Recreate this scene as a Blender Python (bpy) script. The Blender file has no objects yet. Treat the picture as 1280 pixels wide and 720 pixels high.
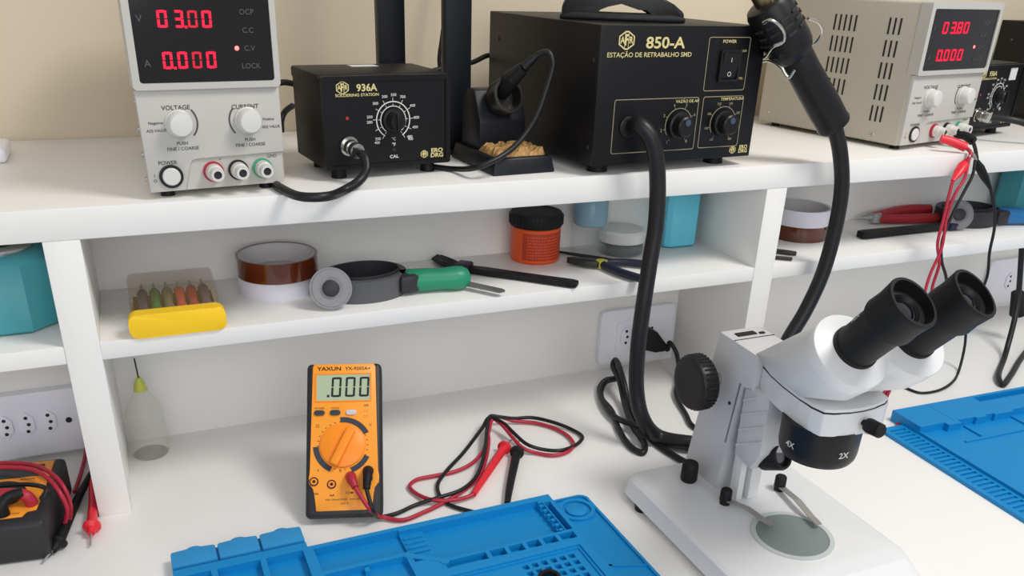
import bpy, bmesh, math, random
from mathutils import Vector, Matrix
random.seed(7)
PI = math.pi
SC = bpy.context.scene
COL = SC.collection
H = 0.34          # height of the top shelf
M = 0.2023        # height of the middle shelf

# traced 3-D paths of the cables and leads, in metres
G = {
'hose': [(0.477,-0.004,0.3967),(0.4779,-0.02,0.3992),(0.4858,-0.028,0.3905),(0.4942,-0.032,0.3711),(0.5002,-0.034,0.339),(0.5026,-0.037,0.2871),(0.4964,-0.042,0.2395),(0.4881,-0.05,0.1814),(0.484,-0.055,0.1304),(0.4859,-0.06,0.0767),(0.4919,-0.07,0.0438),(0.5173,-0.072,0.013),(0.5436,-0.0994,0.013),(0.5902,-0.1163,0.013),(0.6745,-0.07,0.026),(0.7414,-0.035,0.1039),(0.7668,-0.03,0.1407),(0.7863,-0.028,0.1904),(0.7954,-0.026,0.2511),(0.7936,-0.025,0.3104),(0.7797,-0.024,0.3575),(0.7638,-0.022,0.3907)],
'gun_axis': [(0.7638,-0.022,0.3907),(0.6909,-0.005,0.4794),(0.6605,0.005,0.5263),(0.646,0.01,0.5541)],
'conn_cable': [(0.1603,0.03,0.3739),(0.1663,0.02,0.3696),(0.1655,0.012,0.3586),(0.1543,0.0,0.35),(0.1369,-0.004,0.3418),(0.1095,-0.0349,0.344),(0.0892,-0.0293,0.344),(0.0756,0.0101,0.344),(0.0709,0.095,0.344)],
'iron_cable': [(0.2608,0.0791,0.344),(0.28,0.0604,0.344),(0.296,0.015,0.355),(0.3366,0.02,0.3718),(0.3678,0.03,0.401),(0.3843,0.035,0.4367),(0.3923,0.04,0.4619),(0.388,0.045,0.4725),(0.3785,0.052,0.4693)],
'iron_handle': [(0.3785,0.052,0.4693),(0.3657,0.06,0.4549),(0.3577,0.075,0.4412),(0.3505,0.1,0.4214)],
'plug_cord': [(0.6472,0.135,0.0556),(0.6578,0.125,0.0475),(0.6611,0.11,0.0371),(0.6571,0.09,0.0128),(0.6178,0.037,0.006),(0.5992,-0.0162,0.004),(0.588,-0.0543,0.004),(0.6065,-0.087,0.004)],
'coil_a': [(0.5846,-0.1262,0.004),(0.5301,-0.1359,0.004),(0.5184,-0.1064,0.004),(0.5141,-0.0651,0.004),(0.5194,-0.0191,0.006),(0.535,0.0345,0.012),(0.5413,0.0621,0.03),(0.5604,0.12,0.0342),(0.554,0.115,0.0294),(0.5449,0.0786,0.022),(0.5265,0.0285,0.01),(0.5029,-0.0359,0.009),(0.4963,-0.0759,0.006),(0.4846,-0.0898,0.004),(0.4782,-0.0745,0.004),(0.485,-0.0316,0.004),(0.5048,0.0277,0.004),(0.5102,0.0655,0.004),(0.5237,0.0955,0.006),(0.5404,0.1069,0.01),(0.5568,0.1026,0.012)],
'coil_b': [(0.5523,0.0952,0.016),(0.5344,0.0965,0.013),(0.5149,0.0773,0.008),(0.4992,0.0344,0.008),(0.4953,-0.0017,0.009),(0.5033,-0.0363,0.014),(0.5271,-0.0474,0.008),(0.5385,-0.0845,0.006),(0.5498,-0.1067,0.005),(0.5859,-0.1154,0.005)],
'red_lead': [(0.1082,-0.105,0.0477),(0.114,-0.115,0.0361),(0.1198,-0.125,0.0266),(0.136,-0.1151,0.006),(0.1558,-0.1252,0.0035),(0.1828,-0.1187,0.0035),(0.2099,-0.109,0.004),(0.2366,-0.0972,0.006),(0.2633,-0.0773,0.006),(0.2881,-0.0408,0.006),(0.3093,0.0014,0.008),(0.3234,0.0425,0.014),(0.3332,0.047,0.016),(0.3619,0.0422,0.006),(0.3897,0.0299,0.0035),(0.4063,0.0095,0.0035),(0.4147,-0.0169,0.0035),(0.411,-0.0403,0.0035),(0.3949,-0.0541,0.0035),(0.375,-0.0554,0.0035),(0.3565,-0.0423,0.0035),(0.3427,-0.0327,0.008),(0.3379,-0.0076,0.012),(0.3361,0.026,0.014),(0.3298,0.0386,0.016),(0.3165,0.0195,0.009),(0.2903,-0.0243,0.008),(0.2696,-0.0421,0.006),(0.2461,-0.0492,0.0035),(0.2171,-0.0502,0.0035),(0.1947,-0.0515,0.0035),(0.1834,-0.0624,0.0035),(0.1868,-0.0827,0.004),(0.1989,-0.1045,0.007),(0.2205,-0.1117,0.0065),(0.2359,-0.1097,0.005),(0.2464,-0.1081,0.006)],
'red_probe': [(0.2464,-0.1081,0.006),(0.2687,-0.082,0.0065),(0.3198,-0.0243,0.008),(0.3362,-0.0068,0.006),(0.3493,0.0077,0.003)],
'black_lead': [(0.1232,-0.112,0.0495),(0.122,-0.118,0.0361),(0.123,-0.126,0.0245),(0.1354,-0.1102,0.003),(0.1529,-0.1101,0.003),(0.179,-0.1011,0.003),(0.2049,-0.1039,0.0085),(0.2327,-0.0997,0.0095),(0.2555,-0.0841,0.0095),(0.2778,-0.0534,0.0095),(0.2989,-0.0133,0.012),(0.3144,0.0202,0.015),(0.3287,0.0446,0.018),(0.3412,0.0438,0.015),(0.3623,0.0434,0.009),(0.3888,0.0413,0.0065),(0.4107,0.0188,0.0065),(0.4277,-0.0029,0.0035),(0.4317,-0.0253,0.0035),(0.414,-0.0414,0.0035),(0.3855,-0.0519,0.0065),(0.3672,-0.0431,0.0065),(0.35,-0.0312,0.0105),(0.3437,0.0007,0.0125),(0.338,0.0251,0.0165),(0.326,0.0408,0.018),(0.3074,0.0223,0.014),(0.2698,-0.0132,0.006),(0.2321,-0.0512,0.0065),(0.2153,-0.0704,0.0035),(0.2104,-0.0934,0.003),(0.2136,-0.1122,0.003),(0.2296,-0.1319,0.003),(0.245,-0.1445,0.003),(0.26,-0.1484,0.003),(0.2752,-0.1399,0.006)],
'black_probe': [(0.2752,-0.1399,0.006),(0.2906,-0.1107,0.0065),(0.3303,-0.0409,0.008),(0.3401,-0.0237,0.006),(0.35,-0.0039,0.003)],
'lm_red': [(-0.2627,0.0621,0.055),(-0.2349,0.0519,0.057),(-0.2073,0.0383,0.057),(-0.1876,0.012,0.057),(-0.1759,-0.0107,0.05),(-0.1732,-0.0148,0.03),(-0.1778,-0.0135,0.012),(-0.1848,-0.0204,0.006)],
'lm_red2': [(-0.2603,0.0463,0.0585),(-0.2328,0.0353,0.061),(-0.2055,0.0201,0.061),(-0.1895,-0.0027,0.06),(-0.1785,-0.0227,0.05),(-0.176,-0.0233,0.03),(-0.1811,-0.0216,0.014)],
'lm_red_up': [(-0.1752,0.055,0.005),(-0.1701,0.0896,0.005),(-0.1656,0.1307,0.005),(-0.1626,0.1682,0.01)],
'lm_redprobe': [(-0.1563,0.101,0.012),(-0.1558,0.028,0.0065),(-0.1558,-0.0281,0.009),(-0.1568,-0.0416,0.007),(-0.1579,-0.0576,0.004)],
'lm_blackprobe': [(-0.1555,0.0871,0.011),(-0.17,0.0344,0.009),(-0.1862,-0.0469,0.01),(-0.193,-0.0587,0.006),(-0.2017,-0.0694,0.003)],
'lm_black': [(-0.2502,0.0117,0.055),(-0.227,0.0013,0.058),(-0.2039,-0.0105,0.06),(-0.1894,-0.0289,0.062),(-0.1924,-0.0337,0.056)],
'cr_plug': [(1.0076,0.022,0.3585),(1.0195,0.012,0.3553),(1.035,0.0,0.3489)],
'cr_wire0': [(1.035,0.0,0.3489),(1.0409,-0.005,0.3429),(1.036,-0.01,0.3362),(1.0259,-0.015,0.3308)],
'cr_clip': [(1.0275,-0.014,0.3339),(1.0115,-0.02,0.3202),(0.9959,-0.025,0.3086)],
'cr_wire': [(0.9959,-0.025,0.3086),(0.9896,-0.03,0.2887),(0.9858,-0.034,0.2555),(0.9819,-0.038,0.2219),(0.9932,-0.04,0.1916),(0.9915,-0.04,0.1587),(0.9855,-0.05,0.1154),(0.9592,-0.06,0.0653),(0.9113,-0.08,0.0268),(0.8994,-0.0831,0.004),(0.8683,-0.0916,0.003)],
'cr_wire2': [(1.024,-0.018,0.3393),(1.0169,-0.026,0.3122),(1.0011,-0.03,0.2914),(0.9942,-0.032,0.2602),(0.9896,-0.04,0.2158),(0.975,-0.044,0.1765),(0.9659,-0.05,0.1365),(0.9493,-0.06,0.0667),(0.9031,-0.08,0.0281),(0.8914,-0.0802,0.004),(0.8666,-0.0856,0.003)],
'ck_plug': [(1.0637,0.045,0.3583),(1.066,0.03,0.3584),(1.0648,0.015,0.3542)],
'ck_wire0': [(1.0648,0.015,0.3542),(1.0552,0.0,0.3459),(1.0447,-0.015,0.3356)],
'ck_clip': [(1.0427,-0.016,0.3336),(1.0591,-0.022,0.3136),(1.0753,-0.026,0.2929)],
'ck_wire': [(1.0753,-0.026,0.2929),(1.0896,-0.03,0.2647),(1.0976,-0.033,0.235),(1.0979,-0.036,0.1991),(1.1049,-0.038,0.1614),(1.1115,-0.028,0.1303),(1.1052,-0.02,0.1164)],
'ck_wire2': [(1.036,-0.02,0.3347),(1.0312,-0.026,0.3159),(1.0178,-0.03,0.2926),(1.0024,-0.034,0.2659),(0.992,-0.036,0.2264),(0.9959,-0.04,0.1973),(1.0041,-0.05,0.1693),(1.0072,-0.055,0.121),(0.976,-0.06,0.0629),(0.9214,-0.075,0.0255),(0.9094,-0.0699,0.004),(0.8765,-0.0673,0.003)],
'thin_wire': [(1.1052,-0.02,0.1164),(1.1133,-0.02,0.0753),(1.117,-0.025,0.0396),(1.1063,-0.035,0.0034),(1.048,-0.0699,0.003),(1.0071,-0.08,0.002),(0.9788,-0.0759,0.002),(0.9723,-0.062,0.002),(0.9721,-0.0351,0.002)],
'right_cord': [(1.2547,0.03,0.1927),(1.2641,0.025,0.1458),(1.2751,0.02,0.0903),(1.2615,0.005,0.0543),(1.2284,-0.02,0.0078),(1.1357,-0.0828,0.006),(1.1216,-0.102,0.0045),(1.1632,-0.0827,0.0045),(1.2358,-0.0424,0.0045),(1.3194,0.0003,0.0045)],
'right_plug': [(1.2853,0.03,0.0915),(1.3017,0.03,0.0518)],
'red_bit': [(0.8045,-0.135,0.003),(0.8119,-0.1497,0.003),(0.8278,-0.1555,0.003),(0.8513,-0.1494,0.003),(0.8808,-0.1351,0.003),(0.9208,-0.1156,0.003)],
'wall_cable': [(0.3911,0.345,0.6324),(0.3793,0.34,0.5745),(0.3689,0.33,0.5252),(0.3643,0.33,0.4948),(0.3595,0.33,0.4639),(0.3559,0.33,0.4345)],
'back_cable': [(0.3294,0.3,0.4251),(0.3584,0.3,0.4311),(0.3939,0.3,0.4372),(0.4238,0.3,0.4456)],
'psu_cable': [(0.1034,0.2,0.424),(0.1184,0.2,0.4256),(0.1314,0.19,0.4239)],
'psu_cable2': [(0.1329,0.3462,0.344),(0.1341,0.3456,0.36),(0.1397,0.3483,0.37),(0.1489,0.3351,0.38)],
'tweez': [(0.4658,0.1402,0.2063),(0.5449,0.055,0.2063)],
'redpen1': [(1.0068,0.1504,0.212),(1.0264,0.1357,0.213),(1.1248,0.152,0.214),(1.1461,0.1295,0.214)],
'redpen2': [(1.0258,0.1386,0.207),(1.0464,0.1166,0.2085),(1.1217,0.1051,0.2085),(1.1283,0.0981,0.2085)],
'bar2': [(0.9436,0.0703,0.2083),(1.018,0.0716,0.2083),(1.1156,0.0672,0.2083)],
'tool2': [(1.2097,0.1409,0.226),(1.227,0.1125,0.218),(1.2422,0.062,0.216),(1.2498,0.0015,0.214),(1.1544,0.0695,0.206),(1.1797,0.0181,0.206)],
'bits2': [(0.7848,0.0598,0.205),(0.7885,0.0261,0.205),(0.7568,0.0359,0.205),(0.7522,0.0062,0.205)],
'tapeR': [(0.8489,0.0755,0.2023)],
'teal_right': [(1.2546,0.1,0.2689),(1.3489,0.1,0.2363),(1.2773,0.1037,0.0),(1.3322,0.0935,0.0)],
'station2_backlefttop': [(1.8726,0.6531,0.503)],
'black_dot': [(0.2599,-0.2709,0.006)],
'hook_a': [(0.6687,0.03,0.4635),(0.6581,0.0,0.4718),(0.6421,-0.03,0.4849),(0.6466,-0.04,0.4909),(0.6442,-0.042,0.4996),(0.6343,-0.042,0.5088),(0.6253,-0.038,0.5134),(0.6239,-0.028,0.5095)],
'hook_b': [(0.6715,0.03,0.4616),(0.664,0.0,0.4663),(0.6615,-0.025,0.4615),(0.6683,-0.034,0.4508),(0.6697,-0.04,0.4594)],
'hook_c': [(0.6881,0.03,0.4653),(0.7446,0.042,0.4718),(0.7614,0.04,0.4815),(0.7636,0.03,0.4955),(0.7481,0.02,0.5072),(0.7204,0.01,0.5138)],
}
# ------------------------------------------------------------------ materials
def lin(c):
    c = c / 255.0
    return c / 12.92 if c <= 0.04045 else ((c + 0.055) / 1.055) ** 2.4
def rgb(r, g, b): return (lin(r), lin(g), lin(b), 1.0)
def material(name, col, rough=0.5, metal=0.0, noise=0.04, scale=60.0, bump=0.0, trans=0.0, ior=1.45, emit=None, coat=0.0, alpha=1.0, spec=0.5):
    m = bpy.data.materials.new(name); m.use_nodes = True
    nt = m.node_tree; b = nt.nodes['Principled BSDF']
    b.inputs['Roughness'].default_value = rough
    b.inputs['Metallic'].default_value = metal
    b.inputs['IOR'].default_value = ior
    b.inputs['Transmission Weight'].default_value = trans
    b.inputs['Coat Weight'].default_value = coat
    b.inputs['Alpha'].default_value = alpha; b.inputs['Specular IOR Level'].default_value = spec
    tc = nt.nodes.new('ShaderNodeTexCoord'); nz = nt.nodes.new('ShaderNodeTexNoise')
    nz.inputs['Scale'].default_value = scale; nz.inputs['Detail'].default_value = 4
    nt.links.new(tc.outputs['Object'], nz.inputs['Vector'])
    mx = nt.nodes.new('ShaderNodeMix'); mx.data_type = 'RGBA'
    mx.inputs[6].default_value = tuple(max(0, c * (1 - noise)) for c in col[:3]) + (1,)
    mx.inputs[7].default_value = tuple(min(1, c * (1 + noise)) for c in col[:3]) + (1,)
    nt.links.new(nz.outputs['Fac'], mx.inputs[0]); nt.links.new(mx.outputs[2], b.inputs['Base Color'])
    if bump:
        bp = nt.nodes.new('ShaderNodeBump'); bp.inputs['Strength'].default_value = bump; bp.inputs['Distance'].default_value = 0.001
        nt.links.new(nz.outputs['Fac'], bp.inputs['Height']); nt.links.new(bp.outputs['Normal'], b.inputs['Normal'])
    if emit:
        b.inputs['Emission Color'].default_value = emit[0]; b.inputs['Emission Strength'].default_value = emit[1]
    return m
MT = {
 'wall': material('beige_wall_paint', rgb(212,198,174), 0.85, noise=0.03, scale=8, bump=0.1),
 'laminate': material('white_laminate', rgb(238,236,232), 0.38, noise=0.012, scale=15),
 'desktop': material('white_desktop', rgb(240,238,234), 0.34, noise=0.012, scale=12),
 'case_grey': material('warm_grey_case', rgb(184,177,162), 0.5, noise=0.02, scale=300, bump=0.05),
 'case_light': material('light_grey_panel', rgb(190,187,180), 0.45, noise=0.015, scale=200),
 'display': material('black_display_window', rgb(12,11,12), 0.12, noise=0.02, coat=0.3),
 'black': material('black_painted_steel', rgb(17,17,19), 0.45, noise=0.05, scale=400, bump=0.04, spec=0.3),
 'panel_black': material('black_front_panel', rgb(15,15,18), 0.4, noise=0.05, scale=200, spec=0.35),
 'rubber': material('black_rubber', rgb(19,19,21), 0.55, noise=0.06, scale=200, spec=0.35),
 'cable': material('black_cable', rgb(20,20,22), 0.42, noise=0.06, scale=200),
 'dark_plastic': material('dark_plastic', rgb(21,21,23), 0.38, noise=0.05, scale=200, spec=0.4),
 'knob_white': material('white_knob_plastic', rgb(214,212,206), 0.35, noise=0.015),
 'slot': material('dark_slot', rgb(38,35,32), 0.8, noise=0.05),
 'grey_text': material('dark_grey_print', rgb(70,68,66), 0.6, noise=0.03),
 'dim_text': material('dim_grey_print', rgb(88,86,86), 0.6, noise=0.03),
 'gold': material('pale_gold_print', rgb(214,200,140), 0.45, noise=0.03),
 'frame_line': material('frame_line_print', rgb(152,142,114), 0.5, noise=0.03),
 'white_text': material('white_print', rgb(214,212,206), 0.5, noise=0.02),
 'black_text': material('black_print', rgb(28,26,26), 0.6, noise=0.03),
 'digit': material('red_led_digit', rgb(90,4,10), 0.5, emit=((1.0,0.003,0.03,1),2.6)),
 'digit_dim': material('dim_red_led_digit', rgb(80,6,12), 0.5, emit=((1.0,0.008,0.05,1),0.7)),
 'led': material('lit_red_led', rgb(255,120,120), 0.3, emit=((1.0,0.10,0.10,1),3.0)),
 'chrome': material('chrome', rgb(205,203,198), 0.2, 1.0, noise=0.03),
 'steel': material('brushed_steel', rgb(176,176,174), 0.42, 0.7, noise=0.08, scale=300),
 'brass': material('worn_brass', rgb(170,150,110), 0.35, 1.0, noise=0.1),
 'red_ring': material('red_plastic_ring', rgb(176,40,56), 0.4),
 'black_ring': material('black_plastic_ring', rgb(24,24,26), 0.4),
 'green_ring': material('green_plastic_ring', rgb(70,160,120), 0.4),
 'wool': material('brass_wool', rgb(176,138,84), 0.6, 0.3, noise=0.5, scale=400, bump=0.6),
 'silicone': material('blue_silicone', rgb(0,132,196), 0.5, noise=0.03, scale=60),
 'silicone_flap': material('blue_silicone_flap', rgb(40,140,200), 0.5, noise=0.03, scale=60),
 'orange': material('orange_plastic', rgb(252,160,48), 0.42, noise=0.015),
 'orange_dial': material('orange_dial_plastic', rgb(255,146,30), 0.4, noise=0.015),
 'boot': material('dark_rubber_holster', rgb(40,40,43), 0.5, noise=0.04, scale=300),
 'lcd': material('grey_green_lcd', rgb(176,190,158), 0.25, noise=0.015),
 'lcd_ink': material('lcd_ink', rgb(26,32,28), 0.4),
 'dark_band': material('dark_scale_band', rgb(52,58,66), 0.5),
 'red_cable': material('red_lead', rgb(176,36,58), 0.42, noise=0.04),
 'red_probe': material('red_probe_plastic', rgb(226,40,54), 0.35, noise=0.03),
 'scope_white': material('white_enamel', rgb(226,227,228), 0.32, noise=0.012, scale=200),
 'scope_grey': material('pale_grey_enamel', rgb(206,206,208), 0.38, noise=0.012, scale=200),
 'stage_glass': material('frosted_stage_plate', rgb(126,138,136), 0.22, noise=0.02),
 'stage_ring': material('stage_ring', rgb(196,202,200), 0.3, noise=0.02),
 'lens': material('eyepiece_lens', rgb(16,17,22), 0.05, noise=0.02, coat=1.0),
 'yellow': material('yellow_plastic', rgb(255,206,30), 0.4, noise=0.015),
 'smoke': material('smoky_clear_plastic', rgb(150,122,80), 0.2, noise=0.02, alpha=0.24),
 'amber': material('amber_polyimide_film', rgb(92,38,16), 0.12, noise=0.15, scale=40, coat=0.6),
 'core': material('pale_card_core', rgb(206,202,202), 0.6),
 'tape_white': material('white_tape', rgb(228,226,236), 0.45),
 'tool_grey': material('grey_rubber_body', rgb(86,87,90), 0.5, noise=0.04),
 'tool_dark': material('dark_grey_body', rgb(44,44,48), 0.5, noise=0.05),
 'clear_disc': material('clear_plastic_disc', rgb(150,150,154), 0.25, noise=0.02, alpha=0.6),
 'green': material('green_handle', rgb(34,140,104), 0.4, noise=0.05),
 'blue_handle': material('blue_handle', rgb(30,110,170), 0.4, noise=0.05),
 'orange_jar': material('orange_red_jar', rgb(226,86,34), 0.35, noise=0.04),
 'jar_label': material('dark_red_label', rgb(176,58,34), 0.5, noise=0.05),
 'glass': material('clear_glass', rgb(225,234,236), 0.05, noise=0.0, alpha=0.16),
 'blue_liquid': material('blue_liquid', rgb(112,170,196), 0.15, noise=0.03, alpha=0.8),
 'dark_paste': material('dark_grey_paste', rgb(62,62,62), 0.5, noise=0.1),
 'lid_white': material('off_white_lid', rgb(216,218,214), 0.45),
 'teal': material('teal_plastic', rgb(74,160,170), 0.4, noise=0.03),
 'cyan': material('pale_cyan_plastic', rgb(104,200,224), 0.4, noise=0.03),
 'mid_grey': material('mid_grey_recess', rgb(128,128,130), 0.6),
 'navy': material('navy_grip', rgb(30,32,56), 0.45, noise=0.05),
 'joint_yellow': material('yellow_joint', rgb(200,190,60), 0.4),
 'gunmetal': material('gunmetal', rgb(70,68,64), 0.35, 0.8, noise=0.06),
 'bottle': material('translucent_bottle', rgb(230,231,218), 0.25, noise=0.02, alpha=0.22),
 'tip': material('yellow_green_tip', rgb(206,208,90), 0.4, noise=0.03),
 'outlet': material('white_outlet_plastic', rgb(236,236,244), 0.3, noise=0.01),
 'outlet_hole': material('socket_hole', rgb(40,38,42), 0.7),
 'post': material('dark_slate_steel', rgb(24,26,33), 0.42, noise=0.05, scale=150, spec=0.4),
 'red_pen': material('dark_red_plastic', rgb(168,36,44), 0.4, noise=0.05),
 'knob_blue': material('blue_grey_pointer', rgb(66,72,98), 0.4),
 'blade': material('grey_blade_steel', rgb(120,122,118), 0.4, 0.6, noise=0.06),
}
for i, c in enumerate([(62,74,98),(40,128,70),(120,124,92),(214,84,68),(176,62,58),(96,88,104)]):
    MT['bit%d' % i] = material('driver_grip_colour', rgb(*c), 0.4, noise=0.04)

# ------------------------------------------------------------------ mesh helpers
def V(*a): return Vector(a)
def bevel_new(bm, verts, w, seg=2):
    if w <= 0: return
    vs = set(verts)
    es = [e for e in bm.edges if e.verts[0] in vs and e.verts[1] in vs]
    bmesh.ops.bevel(bm, geom=es, offset=w, segments=seg, profile=0.5, affect='EDGES', clamp_overlap=True)
def add_box(bm, lo, hi, bev=0.0, mat=None, seg=2):
    x0, y0, z0 = lo; x1, y1, z1 = hi
    co = [(x0,y0,z0),(x1,y0,z0),(x1,y1,z0),(x0,y1,z0),(x0,y0,z1),(x1,y0,z1),(x1,y1,z1),(x0,y1,z1)]
    vs = [bm.verts.new((mat @ Vector(c)) if mat else c) for c in co]
    for f in ((0,3,2,1),(4,5,6,7),(0,1,5,4),(1,2,6,5),(2,3,7,6),(3,0,4,7)): bm.faces.new([vs[i] for i in f])
    bevel_new(bm, vs, bev, seg)
def frame_from(d):
    d = d.normalized()
    a = V(0,0,1) if abs(d.z) < 0.9 else V(1,0,0)
    u = a.cross(d).normalized(); v = d.cross(u).normalized()
    return u, v
def add_lathe(bm, prof, origin, axis, seg=32, cap0=True, cap1=True, su=1.0, sv=1.0):
    """profile [(distance along axis, radius)] turned round the axis"""
    o = Vector(origin); d = Vector(axis).normalized(); u, v = frame_from(d)
    rings = []
    for t, r in prof:
        rings.append([bm.verts.new(o + d*t + (u*math.cos(2*PI*k/seg)*su + v*math.sin(2*PI*k/seg)*sv)*r) for k in range(seg)])
    for a, b in zip(rings, rings[1:]):
        for k in range(seg):
            bm.faces.new((a[k], a[(k+1)%seg], b[(k+1)%seg], b[k]))
    if cap0: bm.faces.new(list(reversed(rings[0])))
    if cap1: bm.faces.new(rings[-1])
def add_cyl(bm, p0, p1, r, r1=None, seg=24):
    p0 = Vector(p0); p1 = Vector(p1)
    add_lathe(bm, [(0, r), ((p1-p0).length, r if r1 is None else r1)], p0, p1-p0, seg)
def spline(pts, n=8):
    P = [Vector(p) for p in pts]
    if len(P) < 3: return P
    out = []
    for i in range(len(P)-1):
        p0 = P[i-1] if i else P[0]*2-P[1]; p1 = P[i]; p2 = P[i+1]; p3 = P[i+2] if i+2 < len(P) else P[-1]*2-P[-2]
        # centripetal Catmull-Rom
        t0 = 0; t1 = t0+max(1e-5,(p1-p0).length**0.5); t2 = t1+max(1e-5,(p2-p1).length**0.5); t3 = t2+max(1e-5,(p3-p2).length**0.5)
        for k in range(n):
            t = t1+(t2-t1)*k/n
            A1 = p0*((t1-t)/(t1-t0))+p1*((t-t0)/(t1-t0)); A2 = p1*((t2-t)/(t2-t1))+p2*((t-t1)/(t2-t1)); A3 = p2*((t3-t)/(t3-t2))+p3*((t-t2)/(t3-t2))
            B1 = A1*((t2-t)/(t2-t0))+A2*((t-t0)/(t2-t0)); B2 = A2*((t3-t)/(t3-t1))+A3*((t-t1)/(t3-t1))
            out.append(B1*((t2-t)/(t2-t1))+B2*((t-t1)/(t2-t1)))
    out.append(P[-1]); return out
def add_tube(bm, pts, r, seg=10, smooth=True, n=8, radii=None):
    P = spline(pts, n) if smooth else [Vector(p) for p in pts]
    N = len(P); tang = []
    for i in range(N):
        tang.append((P[min(i+1,N-1)]-P[max(i-1,0)]).normalized())
    u, v = frame_from(tang[0]); rings = []
    for i in range(N):
        t = tang[i]
        u = (u-t*u.dot(t)).normalized(); v = t.cross(u)
        rr = r if radii is None else radii[0]+(radii[1]-radii[0])*i/(N-1)
        rings.append([bm.verts.new(P[i]+(u*math.cos(2*PI*k/seg)+v*math.sin(2*PI*k/seg))*rr) for k in range(seg)])
    for a, b in zip(rings, rings[1:]):
        for k in range(seg): bm.faces.new((a[k], a[(k+1)%seg], b[(k+1)%seg], b[k]))
    bm.faces.new(list(reversed(rings[0]))); bm.faces.new(rings[-1])
def add_prism(bm, poly, d0, d1, to3=None, bev=0.0, seg=2):
    """polygon [(a,b)] swept from d0 to d1; to3(a,b,d) gives the 3-D point"""
    to3 = to3 or (lambda a, b, d: (a, b, d))
    A = [bm.verts.new(to3(a, b, d0)) for a, b in poly]; B = [bm.verts.new(to3(a, b, d1)) for a, b in poly]
    n = len(poly)
    bm.faces.new(list(reversed(A))); bm.faces.new(B)
    for i in range(n): bm.faces.new((A[i], A[(i+1)%n], B[(i+1)%n], B[i]))
    bevel_new(bm, A+B, bev, seg)
XZ = lambda a, b, d: (a, d, b)      # polygon in the upright front plane, swept in depth
YZ = lambda a, b, d: (d, a, b)      # polygon in the side plane, swept sideways
def rrect(x0, y0, x1, y1, r, n=5):
    out = []
    for cx, cy, a0 in ((x1-r,y1-r,0),(x0+r,y1-r,PI/2),(x0+r,y0+r,PI),(x1-r,y0+r,3*PI/2)):
        for k in range(n+1):
            a = a0+PI/2*k/n; out.append((cx+r*math.cos(a), cy+r*math.sin(a)))
    return out
def add_ring(bm, outer, inner, d0, d1, to3=None):
    """flat frame between two outlines with the same number of points"""
    to3 = to3 or (lambda a, b, d: (a, b, d)); n = len(outer)
    g = [[bm.verts.new(to3(a, b, d)) for a, b in L] for L, d in ((outer,d0),(inner,d0),(outer,d1),(inner,d1))]
    for i in range(n):
        j = (i+1) % n
        bm.faces.new((g[0][i],g[0][j],g[1][j],g[1][i])); bm.faces.new((g[2][i],g[3][i],g[3][j],g[2][j]))
        bm.faces.new((g[0][i],g[2][i],g[2][j],g[0][j])); bm.faces.new((g[1][i],g[1][j],g[3][j],g[3][i]))
def circle(cx, cy, r, n=32, a0=0, a1=2*PI, closed=True):
    m = n if closed else n+1
    return [(cx+r*math.cos(a0+(a1-a0)*k/n), cy+r*math.sin(a0+(a1-a0)*k/n)) for k in range(m)]
def add_arc(bm, cx, cz, r0, r1, a0, a1, d0, d1, to3=XZ, n=24):
    poly = circle(cx, cz, r1, n, a0, a1, False)+list(reversed(circle(cx, cz, r0, n, a0, a1, False)))
    o = circle(cx, cz, r1, n, a0, a1, False); i = circle(cx, cz, r0, n, a0, a1, False)
    for k in range(n):
        q = [o[k], o[k+1], i[k+1], i[k]]
        add_prism(bm, q, d0, d1, to3)
def add_text(bm, s, x, z, size, d=-0.0003, align='CENTER', weight=0.0, sx=1.0, mat=None, depth=0.0004):
    cu = bpy.data.curves.new('t', 'FONT'); cu.body = s; cu.size = 1.0; cu.align_x = align; cu.align_y = 'CENTER'
    cu.offset = weight; cu.resolution_u = 3
    ob = bpy.data.objects.new('t', cu); COL.objects.link(ob)
    dg = bpy.context.evaluated_depsgraph_get(); me = bpy.data.meshes.new_from_object(ob.evaluated_get(dg))
    bpy.data.objects.remove(ob); bpy.data.curves.remove(cu)
    b2 = bmesh.new(); b2.from_mesh(me)
    mp = {}
    T = mat or Matrix.Identity(4)
    for v in b2.verts: mp[v.index] = bm.verts.new(T @ Vector((x+v.co.x*size*1.4*sx, d-depth*0.5, z+v.co.y*size*1.4)))
    for f in b2.faces:
        try: bm.faces.new([mp[v.index] for v in f.verts])
        except ValueError: pass
    b2.free(); bpy.data.meshes.remove(me)
def seg_digit(bm, ch, x, z, w, h, t, d=-0.0003, slant=0.08):
    S = {'0':'abcdef','1':'bc','2':'abged','3':'abgcd','4':'fgbc','5':'afgcd','6':'afgedc','7':'abc','8':'abcdefg','9':'abcdfg'}[ch]
    g = t*0.25
    R = {'a':(t*.5+g,h-t,w-t*.5-g,h),'d':(t*.5+g,0,w-t*.5-g,t),'g':(t*.5+g,h/2-t/2,w-t*.5-g,h/2+t/2),
         'f':(0,h/2+g,t,h-g),'b':(w-t,h/2+g,w,h-g),'e':(0,g,t,h/2-g),'c':(w-t,g,w,h/2-g)}
    for s in S:
        x0, z0, x1, z1 = R[s]
        add_prism(bm, [(x+x0+z0*slant,z+z0),(x+x1+z0*slant,z+z0),(x+x1+z1*slant,z+z1),(x+x0+z1*slant,z+z1)], d-0.0004, d, XZ)
def dot(bm, x, z, s, d=-0.0003): add_prism(bm, [(x,z),(x+s,z),(x+s,z+s),(x,z+s)], d-0.0004, d, XZ)

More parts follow.
